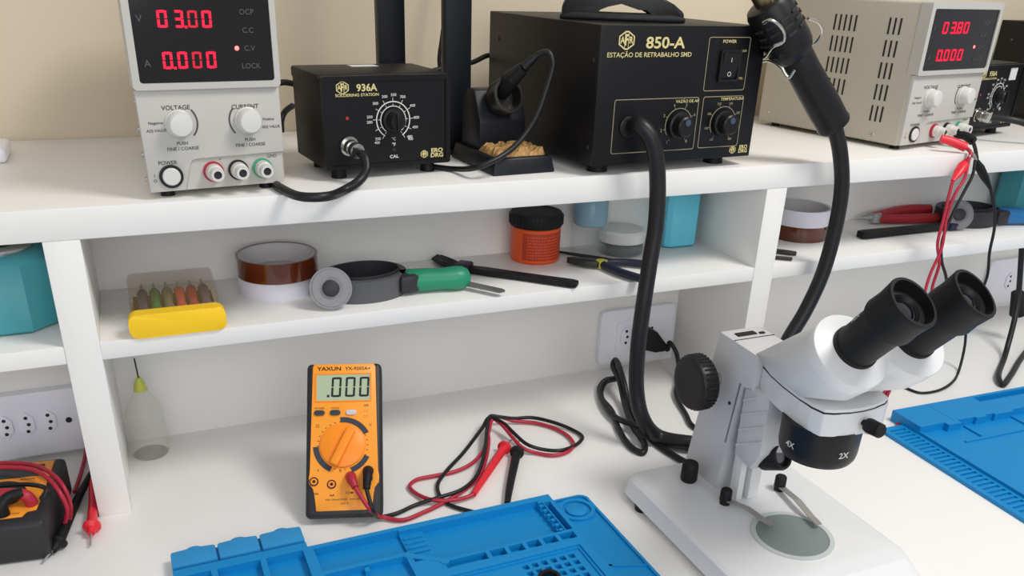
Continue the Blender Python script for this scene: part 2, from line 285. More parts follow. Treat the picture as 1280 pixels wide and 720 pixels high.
def obj(name, bm, mat, parent=None, smooth=True, angle=38, label=None, recalc=True):
    if recalc: bmesh.ops.recalc_face_normals(bm, faces=bm.faces[:])
    me = bpy.data.meshes.new(name); bm.to_mesh(me); bm.free()
    if smooth:
        me.shade_smooth(); me.set_sharp_from_angle(angle=math.radians(angle))
    me.materials.append(MT[mat])
    o = bpy.data.objects.new(name, me); COL.objects.link(o)
    if parent: o.parent = parent
    if label: o['label'] = label
    return o
def tag(o, label, cat, group=None):
    o['label'] = label; o['category'] = cat
    if group: o['group'] = group
    return o
def thing(name, label, cat, loc=(0,0,0), rz=0.0, group=None, rot=None):
    o = bpy.data.objects.new(name, None); COL.objects.link(o); o.empty_display_size = 0.02
    o.location = loc; o.rotation_euler = rot if rot else (0,0,rz)
    return tag(o, label, cat, group)
def copy_tree(o, parent=None):
    c = o.copy(); COL.objects.link(c); c.parent = parent
    for ch in list(o.children): copy_tree(ch, c)
    return c
def B(): return bmesh.new()
def structure(name, bm, mat):
    o = obj(name, bm, mat); o['kind'] = 'structure'; return o

# ------------------------------------------------------------------ setting
b = B(); add_box(b, (-1.6,0.375,-0.8), (2.8,0.47,1.9)); structure('wall_back', b, 'wall')
b = B(); add_box(b, (-1.6,-2.6,-0.85), (2.8,0.375,-0.8)); structure('floor', b, 'laminate')

desk = thing('desk', 'wide white laminate desk under the shelf unit', 'desk')
b = B(); add_box(b, (-0.95,-0.62,-0.032), (2.0,0.372,0.0), 0.002); obj('desktop', b, 'desktop', desk)
for x in (-0.93, 1.95):
    b = B(); add_box(b, (x,-0.58,-0.8), (x+0.032,0.36,-0.032), 0.001); obj('side_panel', b, 'laminate', desk)

sh = thing('shelf_unit', 'white laminate two tier shelf unit standing on the desk', 'shelf')
b = B(); add_box(b, (-0.95,0.0,H-0.0309), (2.0,0.373,H), 0.0012); obj('top_board', b, 'laminate', sh)
b = B(); add_box(b, (-0.95,0.1653,0.0), (2.0,0.18,H-0.0309)); obj('back_panel', b, 'laminate', sh)
DIV = [(-0.95,-0.918), (-0.1501,-0.1176), (0.6926,0.7253), (1.968,2.0)]
for x0, x1 in DIV:
    b = B(); add_box(b, (x0,0.0,0.0), (x1,0.1653,H-0.0309), 0.0008); obj('divider', b, 'laminate', sh)
for (a, c) in zip(DIV, DIV[1:]):
    b = B(); add_box(b, (a[1],0.0008,M-0.0189), (c[0],0.1653,M), 0.0008); obj('middle_shelf', b, 'laminate', sh)

# sockets on the back panel
def socket(bm_plate, bm_hole, x, z, y, s=1.0):
    hexa = [(x-0.0085*s,z-0.008*s),(x,z-0.0165*s),(x+0.0085*s,z-0.008*s),(x+0.0085*s,z+0.008*s),(x,z+0.0165*s),(x-0.0085*s,z+0.008*s)]
    add_prism(bm_plate, hexa, y-0.003, y, XZ, 0.0006)
    for dx, dz in ((0,0.0095),(0.002,0),(0,-0.0095)): add_cyl(bm_hole, (x+dx*s,y-0.0034,z+dz*s), (x+dx*s,y-0.001,z+dz*s), 0.0023*s, seg=12)
o = thing('power_outlet', 'white wall outlet plate behind the hanging air hose', 'outlet', (0.553,0.1645,0.0095))
b = B(); add_prism(b, rrect(0,0,0.131,0.088,0.009), -0.008, 0.0, XZ, 0.002); obj('cover_plate', b, 'outlet', o)
b = B(); add_prism(b, rrect(0.028,0.022,0.106,0.068,0.002), -0.0095, -0.008, XZ, 0.0005); obj('insert', b, 'outlet', o)
b, h = B(), B(); socket(b, h, 0.043, 0.0445, -0.0095); socket(b, h, 0.088, 0.0445, -0.0095); obj('socket', b, 'outlet', o); obj('socket_hole', h, 'outlet_hole', o)
o = thing('outlet_strip', 'white strip with a row of hexagonal sockets in the left compartment', 'outlet', (-0.5,0.1645,0.008))
b = B(); add_prism(b, rrect(0,0,0.346,0.082,0.004), -0.012, 0.0, XZ, 0.002); obj('cover_plate', b, 'outlet', o)
for px in (-0.2427-0.023, -0.2427, -0.2201, -0.1969):
    b, h = B(), B(); socket(b, h, px+0.5, 0.0435, -0.012, 0.93); s = obj('socket', b, 'outlet', o); obj('socket_hole', h, 'outlet_hole', s)
b = B(); add_cyl(b, (-0.176+0.5,-0.013,0.041), (-0.176+0.5,-0.011,0.041), 0.0035); obj('screw', b, 'outlet_hole', o)
o = thing('power_outlet', 'white outlet plate low at the far right behind the eyepieces', 'outlet', (1.375,0.1645,0.012))
b = B(); add_prism(b, rrect(0,0,0.131,0.088,0.009), -0.008, 0.0, XZ, 0.002); obj('cover_plate', b, 'outlet', o)
b, h = B(), B(); socket(b, h, 0.058, 0.0445, -0.008); obj('socket', b, 'outlet', o); obj('socket_hole', h, 'outlet_hole', o)
# ------------------------------------------------------------------ bench power supplies
def power_supply(loc, rz, w, d, label, volts, amps, slots, skew):
    t = thing('power_supply', label, 'power supply', loc, rz, 'bench power supplies')
    s = w/0.1345; f = 0.006; h = 0.190
    X = lambda x: x*s
    b = B(); add_box(b, (0,0.004,f), (w,d,f+h), 0.004, seg=3)
    for v in b.verts: v.co.x += skew*v.co.y
    obj('housing', b, 'case_grey', t)
    # lower control panel, cut out for the terminal recess
    rec = [(X(.0352),0),(X(.0405),.027),(X(.0432),.0308),(X(.0475),.0321),(w,.0321)]
    b = B(); add_prism(b, [(x,z+f) for x, z in [(0.0015,0.0015)]+[(rec[0][0],.0015)]+rec[1:]+[(w,.0965),(0.0,.0965)]], -0.0005, 0.006, XZ, 0.0008); obj('control_panel', b, 'case_light', t)
    b = B(); add_prism(b, [(x,z+f) for x, z in [(X(.034),.0012),(w-0.0015,.0012),(w-0.0015,.034),(X(.046),.034),(X(.041),.031)]], 0.0022, 0.006, XZ); obj('terminal_recess', b, 'case_light', t)
    # bezel round the display window
    b = B(); add_ring(b, rrect(-0.001,f+.0965,w+0.001,f+h+0.001,0.004), rrect(X(.0055),f+.1025,w-X(.0045),f+h-.0085,0.003), -0.005, 0.012, XZ); obj('display_bezel', b, 'case_light', t)
    b = B(); add_prism(b, rrect(X(.0045),f+.1015,w-X(.0035),f+h-.0075,0.003), -0.0032, 0.005, XZ); win = obj('display_window', b, 'display', t)
    dm, dd = B(), B(); dy = -0.0035
    def row(txt, xs, z):
        k = 0
        for ch in txt:
            if ch == '.':
                dot(dm, X(xs[k-1]+.0093), z-.0004, .0021, dy); continue
            tgt = dd if (k == 2 and skew) else dm
            seg_digit(tgt, ch, X(xs[k]), z, X(.0086), .0148, .0021, dy, 0.02); k += 1
    row(volts, (.0278,.0420,.0544,.0670), f+.1502)
    obj('voltage_digits', dm, 'digit', t); (obj('faint_digit', dd, 'digit_dim', t) if skew else dd.free()); dm, dd = B(), B()
    row(amps, (.0280,.0412,.0542,.0672), f+.1148)
    obj('current_digits', dm, 'digit', t); (obj('faint_digit', dd, 'digit_dim', t) if skew else dd.free())
    b = B(); add_text(b, 'V', X(.0125), f+.1575, .0062, dy); obj('unit_lettering', b, 'dim_text', t); b = B(); add_text(b, 'A', X(.0145), f+.1195, .0062, dy); obj('unit_lettering', b, 'dim_text', t); b = B()
    for tx, z in (('OCP',.1640),('C.C',.1480),('C.V',.1320),('LOCK',.1160)): add_text(b, tx, X(.1085), f+z, .0048, dy, sx=s)
    obj('window_lettering', b, 'dim_text', t)
    b = B(); add_lathe(b, [(0,.0022),(.0008,.0018),(.0012,.0004)], (X(.0966),dy+.0004,f+.1322), (0,-1,0), 16); obj('indicator_light', b, 'led', t)
    # knobs
    for x in (.0352, .1006):
        b = B(); add_lathe(b, [(0,.0128),(.003,.0126),(.0035,.0118),(.013,.0112),(.0148,.0098),(.0155,.005)], (X(x),-0.0005,f+.0655), (0,-1,0), 36); obj('knob', b, 'knob_white', t)
    y = -0.0006; tx = lambda *a, **k: add_text(b, *a, **k)
    for x, cap, sg in ((.0345,'VOLTAGE',1),(.0995,'CURRENT',-1)):
        b = B(); tx(cap, X(x), f+(.0797 if sg > 0 else .0782), .0042, y, weight=.012, sx=s)
        tx('PUSH', X(x+.002), f+.0465, .0032, y, sx=s, weight=.01); tx('FINE / COARSE', X(x+.002), f+.0415, .0032, y, sx=s, weight=.01)
        if sg > 0: tx('Negative', X(.0145), f+.0665, .0026, y, sx=s, weight=.01); tx('ADJ VALUE', X(.0145), f+.0595, .0026, y, sx=s, weight=.01); add_arc(b, X(.0352), f+.0655, .0168, .0182, -0.75, 0.75, y-.0004, y)
        else: tx('Positive', X(.1215), f+.0655, .0026, y, sx=s, weight=.01); tx('ADJ VALUE', X(.1235), f+.058, .0026, y, sx=s, weight=.01); add_arc(b, X(.1006), f+.0655, .0168, .0182, PI-.75, PI+.75, y-.0004, y)
        obj('panel_lettering', b, 'grey_text', t)
    b = B(); tx('POWER', X(.0205), f+.0290, .0036, y, weight=.012, sx=s); tx('I', X(.007), f+.0175, .003, y, weight=.012); tx('O', X(.007), f+.0125, .003, y, weight=.012); obj('panel_lettering', b, 'grey_text', t)
    b = B(); tx('+', X(.0705), f+.0285, .003, .0021); tx('-', X(.0945), f+.0285, .003, .0021); tx('GND', X(.1225), f+.0285, .0032, .0021, sx=s); obj('panel_lettering', b, 'grey_text', t)
    # power button
    b = B(); add_ring(b, circle(X(.0221),f+.0160,.0112), circle(X(.0221),f+.0160,.0086), -.0025, 0, XZ); btn = obj('button_ring', b, 'black_ring', t)
    b = B(); add_lathe(b, [(0,.0086),(.003,.0084),(.0038,.0074)], (X(.0221),-.0005,f+.0160), (0,-1,0), 28); obj('power_button', b, 'knob_white', t)
    # binding posts
    for x, m, l in ((.0628,'red_ring','red ringed terminal'),(.0872,'black_ring','black ringed terminal'),(.1115,'green_ring','green ringed terminal')):
        b = B(); add_lathe(b, [(0,.0100),(.0025,.0100),(.0025,.0084),(0.004,.0082)], (X(x),.0022,f+.0172), (0,-1,0), 28); r = obj('terminal', b, m, t, label=l)
        b = B(); add_lathe(b, [(0,.0084),(.008,.0078),(.0085,.0070),(.0165,.0062),(.0165,.0040),(.010,.0038)], (X(x),-.0015,f+.0172), (0,-1,0), 28, cap1=False); obj('barrel', b, 'knob_white', r)
        b = B(); add_lathe(b, [(0,.0040),(.006,.0040)], (X(x),-.0105,f+.0172), (0,-1,0), 20); obj('bore', b, 'outlet_hole', r)
    for x in (0.012, w-0.024):
        for y in (0.012, d-0.03):
            b = B(); xx = x+.006+skew*y; add_cyl(b, (xx,y+.006,0), (xx,y+.006,f+.001), .007, .006, 16); obj('foot', b, 'rubber', t)
    if slots:
        for x0, x1 in ((-0.0004,0.001),(w-0.001,w+0.0004)):
            for ys in ([.1085+.0088*k for k in range(5)], [.0365+.0085*k for k in range(3)]):
                b = B()
                for r in range(5):
                    z1 = f+.1675-r*.0293
                    for y in ys: add_box(b, (x0,y,z1-.0215), (x1,y+.0028,z1))
                obj('vent_slots', b, 'slot', t)
        for y, z in ((.0465,.0100),(.2417,.0147)):
            b = B(); add_lathe(b, [(0,.003),(.0012,.0022)], (0,y,f+z), (-1,0,0), 12); obj('screw', b, 'steel', t)
    else:
        for z in (.0125,.036,.060,.085,.150):
            b = B(); add_lathe(b, [(0,.0030),(.0030,.0024)], (.012*skew+.001,.012,f+z), (-1,0,0), 12); obj('screw', b, 'steel', t)
    return t
power_supply((-.0504,.0095,H), math.radians(6.8), .1345, .27, 'light grey bench power supply showing 03.00, at the left end of the top shelf', '03.00', '0.000', False, .135)
power_supply((.9471,.0376,H), math.radians(10.84), .1758, .262, 'grey bench power supply with slotted side, showing 03.80, red lead plugged in', '03.80', '0.000', True, 0.0)

# ------------------------------------------------------------------ logo used on the stations: letters in a barred hexagon
def logo(bm, x, z, r, d=-0.0003):
    o = [(x-r*1.05,z-r*.45),(x-r*.2,z-r),(x+r*.2,z-r),(x+r*1.05,z-r*.45),(x+r*1.05,z+r*.45),(x+r*.2,z+r),(x-r*.2,z+r),(x-r*1.05,z+r*.45)]
    i = [(x+(a-x)*.86,z+(c-z)*.84) for a, c in o]
    add_ring(bm, o, i, d-.0003, d, XZ)
    add_text(bm, 'F', x, z, r*1.15, d, weight=.03, sx=.7); add_text(bm, 'A', x-r*.55, z, r*.72, d, weight=.03, sx=.8); add_text(bm, 'R', x+r*.58, z, r*.72, d, weight=.03, sx=.8)
    for k in (-.24,.24): add_box(bm, (x+k*r-.0003,d-.0003,z-r*.85), (x+k*r+.0003,d,z+r*.85))

# ------------------------------------------------------------------ soldering stations
def soldering_station(loc, rz, label):
    t = thing('soldering_station', label, 'soldering station', loc, rz, 'soldering stations')
    w, d, h, f = .1473, .108, .0975, .012
    b = B(); add_box(b, (0,.0035,f), (w,d,f+h-.003), .0025); obj('body', b, 'black', t)
    b = B(); add_box(b, (-.001,.012,f+h-.012), (w+.001,d+.001,f+h), .0025); obj('lid', b, 'black', t)
    b = B(); add_ring(b, rrect(0,f,w,f+h-.001,.003), rrect(.0055,f+.0042,w-.0055,f+h-.006,.002), 0, .006, XZ); obj('front_bezel', b, 'black', t)
    b = B(); add_box(b, (.004,.0015,f+.003), (w-.004,.005,f+h-.005)); obj('front_panel', b, 'panel_black', t)
    y = .0012; g = B(); logo(g, .0225, f+.0850, .0066, y); add_text(g, '936A', .0494, f+.0842, .0072, y, weight=.025, sx=1.05)
    add_text(g, 'SOLDERING STATION', .0386, f+.0772, .0030, y, weight=.015, sx=1.18); obj('gold_lettering', g, 'gold', t); g = B(); logo(g, .1153, f+.0110, .0042, y)
    add_text(g, 'ERO', .1310, f+.0142, .0046, y, weight=.03, sx=1.2); add_text(g, 'DRG', .1310, f+.0088, .0046, y, weight=.03, sx=1.2)
    obj('gold_lettering', g, 'gold', t)
    kx, kz = .0787, f+.0500
    b = B(); add_arc(b, kx, kz, .0188, .0200, math.radians(-58), math.radians(238), y-.0004, y, n=48); add_arc(b, kx, kz, .0142, .0152, math.radians(-50), math.radians(232), y-.0004, y, n=48)
    for k in range(11):
        a = math.radians(236-k*29.2); c, s_ = math.cos(a), math.sin(a)
        add_tube(b, [(kx+c*.0195,y-.0002,kz+s_*.0195),(kx+c*.0235,y-.0002,kz+s_*.0235)], .00035, 6, False)
        add_tube(b, [(kx+c*.0150,y-.0002,kz+s_*.0150),(kx+c*.0172,y-.0002,kz+s_*.0172)], .00035, 6, False)
    for a, tx in ((228,'200'),(183,'200'),(171,'250'),(137,'300'),(110,'300'),(88,'350'),(65,'700'),(33,'400'),(3,'800'),(-20,'450'),(-46,'480'),):
        add_text(b, tx, kx+math.cos(math.radians(a))*.0275, kz+math.sin(math.radians(a))*.0262, .0029, y, weight=.012, sx=1.1)
    add_text(b, '900', kx+.0200, kz-.0215, .0029, y, weight=.012); add_text(b, '400', kx-.0195, kz-.0235, .0029, y, weight=.012)
    add_text(b, '°C', kx, kz-.0205, .0032, y); add_text(b, '°F', kx, kz-.0265, .0036, y, weight=.02); add_text(b, 'CAL', kx, f+.0104, .0034, y, weight=.02, sx=1.2)
    obj('dial_marking', b, 'white_text', t)
    b = B(); add_lathe(b, [(0,.0128),(.004,.0124),(.0045,.0100),(.014,.0092),(.0155,.008)], (kx,.0015,kz), (0,-1,0), 32); add_box(b, (kx-.002,-.0165,kz-.009), (kx+.002,-.012,kz+.009), .0006); obj('knob', b, 'dark_plastic', t)
    b = B(); add_cyl(b, (kx,.0016,f+.0180), (kx,.0008,f+.0180), .0020, seg=14); obj('calibration_hole', b, 'outlet_hole', t)
    b = B(); add_cyl(b, (.0261,.0016,f+.0540), (.0261,.0004,f+.0540), .0018, seg=14); obj('indicator_light', b, 'red_ring', t)
    b = B(); c0 = V(.0261,.0015,f+.0255); add_lathe(b, [(0,.0105),(.0035,.0105),(.0035,.0088),(.012,.0085),(.012,.0074),(.015,.0074),(.0155,.0082),(.022,.0080),(.022,.0055)], c0, (.12,-1,-.12), 28)
    obj('connector', b, 'chrome', t)
    for x in (.014, w-.026):
        for yy in (.014, d-.03):
            b = B(); add_cyl(b, (x+.006,yy+.006,0), (x+.006,yy+.006,f+.001), .0085, .0075, 18); obj('foot', b, 'rubber', t)
    return t
st = soldering_station((.1301,.045,H), math.radians(5.9), 'small black soldering station with round temperature dial beside the left power supply')
b = B(); add_box(b, (.062,.080,.1093), (.094,.098,.1098)); obj('top_sticker', b, 'lid_white', st)
st2 = soldering_station((1.1293,.0881,H), math.radians(12.5), 'small black soldering station at the right photo edge beside a power supply')
b = B(); add_box(b, (.103,.0010,.0850), (.124,.0016,.1045)); obj('front_sticker', b, 'lid_white', st2, label='white square sticker')
inv = lambda o, pts: [tuple((Matrix.Translation(o.location) @ Matrix.Rotation(o.rotation_euler.z,4,'Z')).inverted() @ Vector(p)) for p in pts]
b = B(); add_tube(b, inv(st, [(.1555,.0255,.3745)]+G['conn_cable'][0:]), .0048, 12); obj('connector_cable', b, 'cable', st)
b = B(); add_tube(b, inv(st2, [(1.160,.068,.3765),(1.180,.045,.375),(1.205,.03,.368),(1.235,.02,.356),(1.27,.03,.348),(1.33,.05,.346)]), .0050, 12); obj('connector_cable', b, 'cable', st2)

# ------------------------------------------------------------------ rework stations
def rework_station(loc, rz, label):
    t = thing('rework_station', label, 'rework station', loc, rz, 'hot air rework stations')
    w, d, h, f = .2330, .2886, .1525, .012
    b = B(); add_box(b, (0,.003,f), (w,d,f+h), .0018); obj('housing', b, 'black', t)
    b = B(); add_box(b, (-.0005,0,f), (w+.0005,.004,f+h), .0012); obj('front_panel', b, 'panel_black', t)
    y = -.0002; g = B(); logo(g, .0335, f+.1366, .0098, y); add_text(g, '850-A', .0862, f+.1336, .0120, y, weight=.02, sx=1.28); add_text(g, 'ESTAÇÃO DE RETRABALHO SMD', .0668, f+.1213, .0050, y, weight=.008, sx=1.12)
    obj('gold_lettering', g, 'gold', t); g = B(); logo(g, .2049, f+.0090, .0046, y); add_text(g, 'ERO', .2215, f+.0118, .0044, y, weight=.03, sx=1.1); add_text(g, 'DRG', .2215, f+.0068, .0044, y, weight=.03, sx=1.1)
    obj('gold_lettering', g, 'gold', t); g = B(); add_text(g, 'POWER', .1780, f+.1355, .0036, y, weight=.012, sx=1.15); obj('gold_lettering', g, 'gold', t); g = B(); add_text(g, 'LIGA', .2015, f+.1250, .0026, y); add_text(g, 'DESL', .2015, f+.0940, .0026, y)
    obj('gold_lettering', g, 'gold', t); g = B(); add_text(g, 'VAZÃO DE AR', .1265, f+.0695, .0034, y, sx=1.1, weight=.01); obj('gold_lettering', g, 'gold', t); g = B(); add_text(g, 'TEMPERATURA', .1935, f+.0705, .0034, y, sx=1.1, weight=.01)
    obj('gold_lettering', g, 'gold', t)
    b = B()
    for x0, z0, x1, z1 in ((.1474,.0802,.2093,.1405),(.0240,.0130,.1433,.0739),(.1493,.0135,.2111,.0741)):
        add_ring(b, rrect(x0,f+z0,x1,f+z1,.003), rrect(x0+.0008,f+z0+.0008,x1-.0008,f+z1-.0008,.0024), y-.0004, y, XZ)
    obj('panel_outlines', b, 'frame_line', t)
    b = B()
    for kx, kz, tx in ((.1170,.0425,('1','2','3','4','5','6','7','8')),(.1835,.0425,('100','150','200','250','300','350','400','480'))):
        add_arc(b, kx, f+kz, .0188, .0196, math.radians(20), math.radians(215), y-.0004, y, n=36)
        for k in range(8):
            a = math.radians(235-k*41.5); c, s_ = math.cos(a), math.sin(a)
            add_tube(b, [(kx+c*.0195,y-.0002,f+kz+s_*.0195),(kx+c*.0220,y-.0002,f+kz+s_*.0220)], .0003, 6, False)
            add_text(b, tx[k], kx+c*.0250, f+kz+s_*.0240, .0028 if len(tx[k]) > 1 else .0036, y, weight=.01)
    obj('dial_marking', b, 'frame_line', t)
    for kx in (.1170,.1835):
        b = B(); add_lathe(b, [(0,.0160),(.005,.0156),(.006,.0130),(.017,.0118),(.0185,.010)], (kx,0,f+.0425), (0,-1,0), 36); k = obj('knob', b, 'dark_plastic', t)
        b = B(); add_lathe(b, [(0,.0040),(.0012,.0038),(.0016,.002)], (kx,-.0182,f+.0475), (0,-1,0), 24); obj('knob_cap', b, 'knob_blue', k)
    b = B(); add_ring(b, rrect(.1665,f+.0905,.1965,f+.1265,.0015), rrect(.1695,f+.0935,.1935,f+.1235,.001), -.003, 0, XZ); obj('switch_frame', b, 'dark_plastic', t)
    b = B(); add_prism(b, [(-.0012,f+.0938),(-.0048,f+.1232),(.0,f+.1232),(0,f+.0938)], .1697, .1933, YZ, .0004); sw = obj('rocker_switch', b, 'dark_plastic', t)
    b = B(); add_text(b, 'I', .1815, f+.1150, .0055, -.0042); add_text(b, 'O', .1815, f+.0990, .0055, -.0026); obj('switch_mark', b, 'white_text', sw)
    b = B(); add_lathe(b, [(0,.0125),(.003,.0120),(.004,.0098)], (.0447,0,f+.0433), (0,-1,0), 24); obj('hose_outlet', b, 'dark_plastic', t)
    for yy, z in ((.012,.115),(.012,.02),(.26,.12)):
        b = B(); add_lathe(b, [(0,.0026),(.0008,.002)], (0,yy,f+z), (-1,0,0), 12); obj('screw', b, 'gunmetal', t)
    for x in (.016, w-.042):
        for yy in (.02, d-.05):
            b = B(); add_cyl(b, (x+.011,yy+.011,0), (x+.011,yy+.011,f+.001), .0125, .0112, 20); obj('foot', b, 'rubber', t)
    # strap handle across the lid
    a = V(.020,.118,f+h); c = V(.140,.052,f+h); dv = (c-a); L = dv.length; dv.normalize(); sd = V(-dv.y,dv.x,0)
    up = [(-.004,0),(-.004,.014),(.002,.026),(.020,.034),(.045,.040),(.075,.039),(.105,.031),(.128,.020),(L+.004,.011),(L+.004,0)]
    lo = [(L-.020,0),(L-.026,.006),(L-.042,.010),(.088,.0155),(.066,.0185),(.050,.0180),(.040,.014),(.034,.008),(.030,0)]
    P = lambda s_, z, e: a+dv*s_+V(0,0,z)+sd*e
    b = B(); add_prism(b, list(reversed(up+lo)), -.013, .013, P, .003); hd_ = obj('carry_handle', b, 'dark_plastic', t)
    b = B(); add_prism(b, list(reversed([(-.006,0),(-.006,.006),(.010,.009),(L-.010,.009),(L+.006,.006),(L+.006,0)])), -.014, .014, P, .002); obj('handle_base', b, 'dark_plastic', hd_)
    return t
rw = rework_station((.4275,-.0045,H), math.radians(3.0), 'large black 850-A hot air rework station with strap handle on the top shelf')
rw2 = rework_station((1.452,.030,H), math.radians(3.0), 'black box station at the top right corner, mostly outside the photo')

# wire cradle on the side of the rework station
hk = inv(rw, [(0,0,0)])
b = B(); add_box(b, (.231,.026,.115), (.256,.050,.129), .002); obj('cradle_bracket', b, 'brass', rw)
for k in ('hook_a','hook_b','hook_c'):
    b = B(); add_tube(b, inv(rw, G[k]), .0019, 10); obj('cradle_wire', b, 'chrome', rw)

# ------------------------------------------------------------------ hot air gun with its hose
p0, p1, p2, p3 = [Vector(p) for p in G['gun_axis']]
gun = thing('hot_air_gun', 'black hot air gun with thick air hose, hung in the wire cradle', 'hot air gun', tuple(p0))
ax = (p1-p0).normalized(); R0 = lambda p: Vector(p)-p0
b = B(); add_lathe(b, [(-.002,.0145),(0,.0200),(.004,.0215),(.010,.0205),(.030,.0212),(.085,.0200),(.105,.0210),(.112,.0195)], (0,0,0), ax, 36); obj('handle', b, 'dark_plastic', gun)
b = B(); add_lathe(b, [(.105,.0190),(.110,.0235),(.118,.0268),(.128,.0278),(.176,.0272),(.182,.0245),(.184,.0200)], (0,0,0), ax, 36); hd = obj('heater_housing', b, 'dark_plastic', gun)
b = B(); u, v = frame_from(ax)
for k in range(10):
    a = 2*PI*k/10; dr = u*math.cos(a)+v*math.sin(a); tn = ax.cross(dr).normalized()
    for q in (.142,.152,.162):
        c = ax*q+dr*.0276; T = Matrix.Translation(c) @ Matrix([(tn.x,ax.x,dr.x,0),(tn.y,ax.y,dr.y,0),(tn.z,ax.z,dr.z,0),(0,0,0,1)])
        add_box(b, (-.0055,-.0016,-.001), (.0055,.0016,.0012), 0, T)
obj('vent_slots', b, 'outlet_hole', hd)
b = B(); add_lathe(b, [(.182,.0120),(.184,.0125),(.236,.0120),(.238,.0105),(.268,.0060)], (0,0,0), ax, 28); obj('nozzle', b, 'brass', gun)
b = B(); add_tube(b, [R0(p) for p in G['hose']], .0098, 16, n=10); obj('air_hose', b, 'cable', gun)

# ------------------------------------------------------------------ iron, stand, posts
stand = thing('iron_stand', 'black soldering iron stand holding brass wool on the top shelf', 'iron stand', (.3172,.026,H), math.radians(4))
b = B(); lo = [(0,0),(.082,0),(.082,.122),(0,.122)]; hi = [(.004,.004),(.078,.004),(.078,.118),(.004,.118)]
A = [b.verts.new((x,y,0)) for x, y in lo]; C2 = [b.verts.new((x,y,.019)) for x, y in hi]
b.faces.new(list(reversed(A))); b.faces.new(C2)
for i in range(4): b.faces.new((A[i],A[(i+1)%4],C2[(i+1)%4],C2[i]))
bevel_new(b, A+C2, .002); obj('base', b, 'post', stand)
b = B(); n = 18; g = [[None]*n for _ in range(n)]
for i in range(n):
    for j in range(n): g[i][j] = b.verts.new((.008+.066*i/(n-1), .010+.052*j/(n-1), .0185+(.0035+.007*random.random())*(1 if 0<i<n-1 and 0<j<n-1 else 0)))
for i in range(n-1):
    for j in range(n-1): b.faces.new((g[i][j],g[i+1][j],g[i+1][j+1],g[i][j+1]))
obj('brass_wool', b, 'wool', stand, smooth=False)
b = B(); add_prism(b, [(.060,.018),(.112,.018),(.112,.072),(.098,.086),(.078,.086),(.060,.052)], .010, .072, YZ, .002); obj('holder_block', b, 'post', stand)
b = B(); ra = V(.12,-.80,.28).normalized(); rc = V(.0395,.058,.079); add_lathe(b, [(-.006,.0200),(.010,.0215),(.012,.0205),(.012,.0170),(-.002,.0150)], rc, ra, 32, cap1=True); obj('holder_ring', b, 'gunmetal', stand)

ih = G['iron_handle']; iron = thing('soldering_iron', 'black soldering iron pushed into the stand ring, cable looping to the shelf', 'soldering iron', ih[3])
I0 = Vector(ih[3]); b = B(); e0 = R = Vector(ih[0])-I0; e1 = Vector(ih[1])-I0; e2 = Vector(ih[2])-I0
add_tube(b, [V(.004,.02,-.008), V(0,0,0), e2], .0125, 18, radii=(.0135,.0105)); obj('grip', b, 'rubber', iron)
b = B(); add_tube(b, [e2, e1], .009, 16, radii=(.0095,.0068)); obj('handle', b, 'dark_plastic', iron)
b = B(); add_tube(b, [e1, e0], .005, 14, radii=(.0055,.0034)); obj('strain_relief', b, 'cable', iron)
b = B(); add_tube(b, [Vector(p)-I0 for p in G['iron_cable']], .0032, 12); obj('cable', b, 'cable', iron)

for nm, x0, x1, y0, lb in (('support_post',.2466,.2815,.245,'dark upright post rising behind the soldering station'),('support_post',.3095,.3435,.170,'dark upright post rising beside the iron stand, the right one of two')):
    o = thing(nm, lb, 'post', ((x0+x1)/2,y0,H), 0, 'dark upright posts'); hw = (x1-x0)/2
    b = B(); add_box(b, (-hw-.008,-.012,0), (hw+.008,.032,.006), .0015); obj('foot_plate', b, 'post', o)
    b = B(); add_box(b, (-hw,0,.006), (hw,.018,.62), .0015); obj('upright', b, 'post', o)
# loose cables at the wall
for k, lb, r in (('wall_cable','thin black cable hanging on the wall between the two posts',.0028),('back_cable','black cable running along the wall behind the iron stand',.0034),('psu_cable','short black cable emerging beside the left power supply at display height',.0036),('psu_cable2','black cable bend on the shelf between left power supply and soldering station',.0040)):
    pts = list(G[k])
    if k in ('wall_cable','back_cable'): q = pts[-1]; pts += [(q[0]+.01,q[1]-.002,q[2]-.05),(q[0]+.015,q[1]-.01,H+.02),(q[0]+.02,q[1]-.04,H+r)]
    b = B(); add_tube(b, pts, r, 10); o = obj('power_cable', b, 'cable'); tag(o, lb, 'cable')
b = B(); add_box(b, (-.262,.226,H), (-.190,.300,H+.016), .005, seg=3)
o = thing('white_adapter', 'white plastic block at the left edge of the top shelf', 'adapter', (0,0,0)); obj('shell', b, 'outlet', o)
# ------------------------------------------------------------------ middle shelf
t = thing('driver_set', 'yellow screwdriver case with smoky clear lid, front left of the middle shelf', 'screwdriver set', (-.0885,-.0015,M), 0)
b = B(); add_prism(b, rrect(0,0,.0945,.0255,.008), 0, .016, XZ, .003); obj('case_base', b, 'yellow', t)
b = B(); add_box(b, (.003,.014,0), (.0905,.104,.003), .001); obj('case_tray', b, 'yellow', t)
b = B(); add_box(b, (.006,.018,.003), (.0885,.100,.0115), .001); obj('driver_cradle', b, 'rubber', t)
b = B(); o_ = [(.015,.0235),(.030,.033),(.090,.040),(.103,.036),(.105,.030),(.105,.0),(.103,0),(.103,.030),(.101,.034),(.090,.038),(.031,.031),(.016,.0220)]
add_prism(b, [(.0165,.0035),(.0165,.0245),(.034,.0350),(.092,.0415),(.105,.0350),(.105,.0035)], .0030, .0915, YZ, .0065, 3)
obj('clear_lid', b, 'smoke', t)
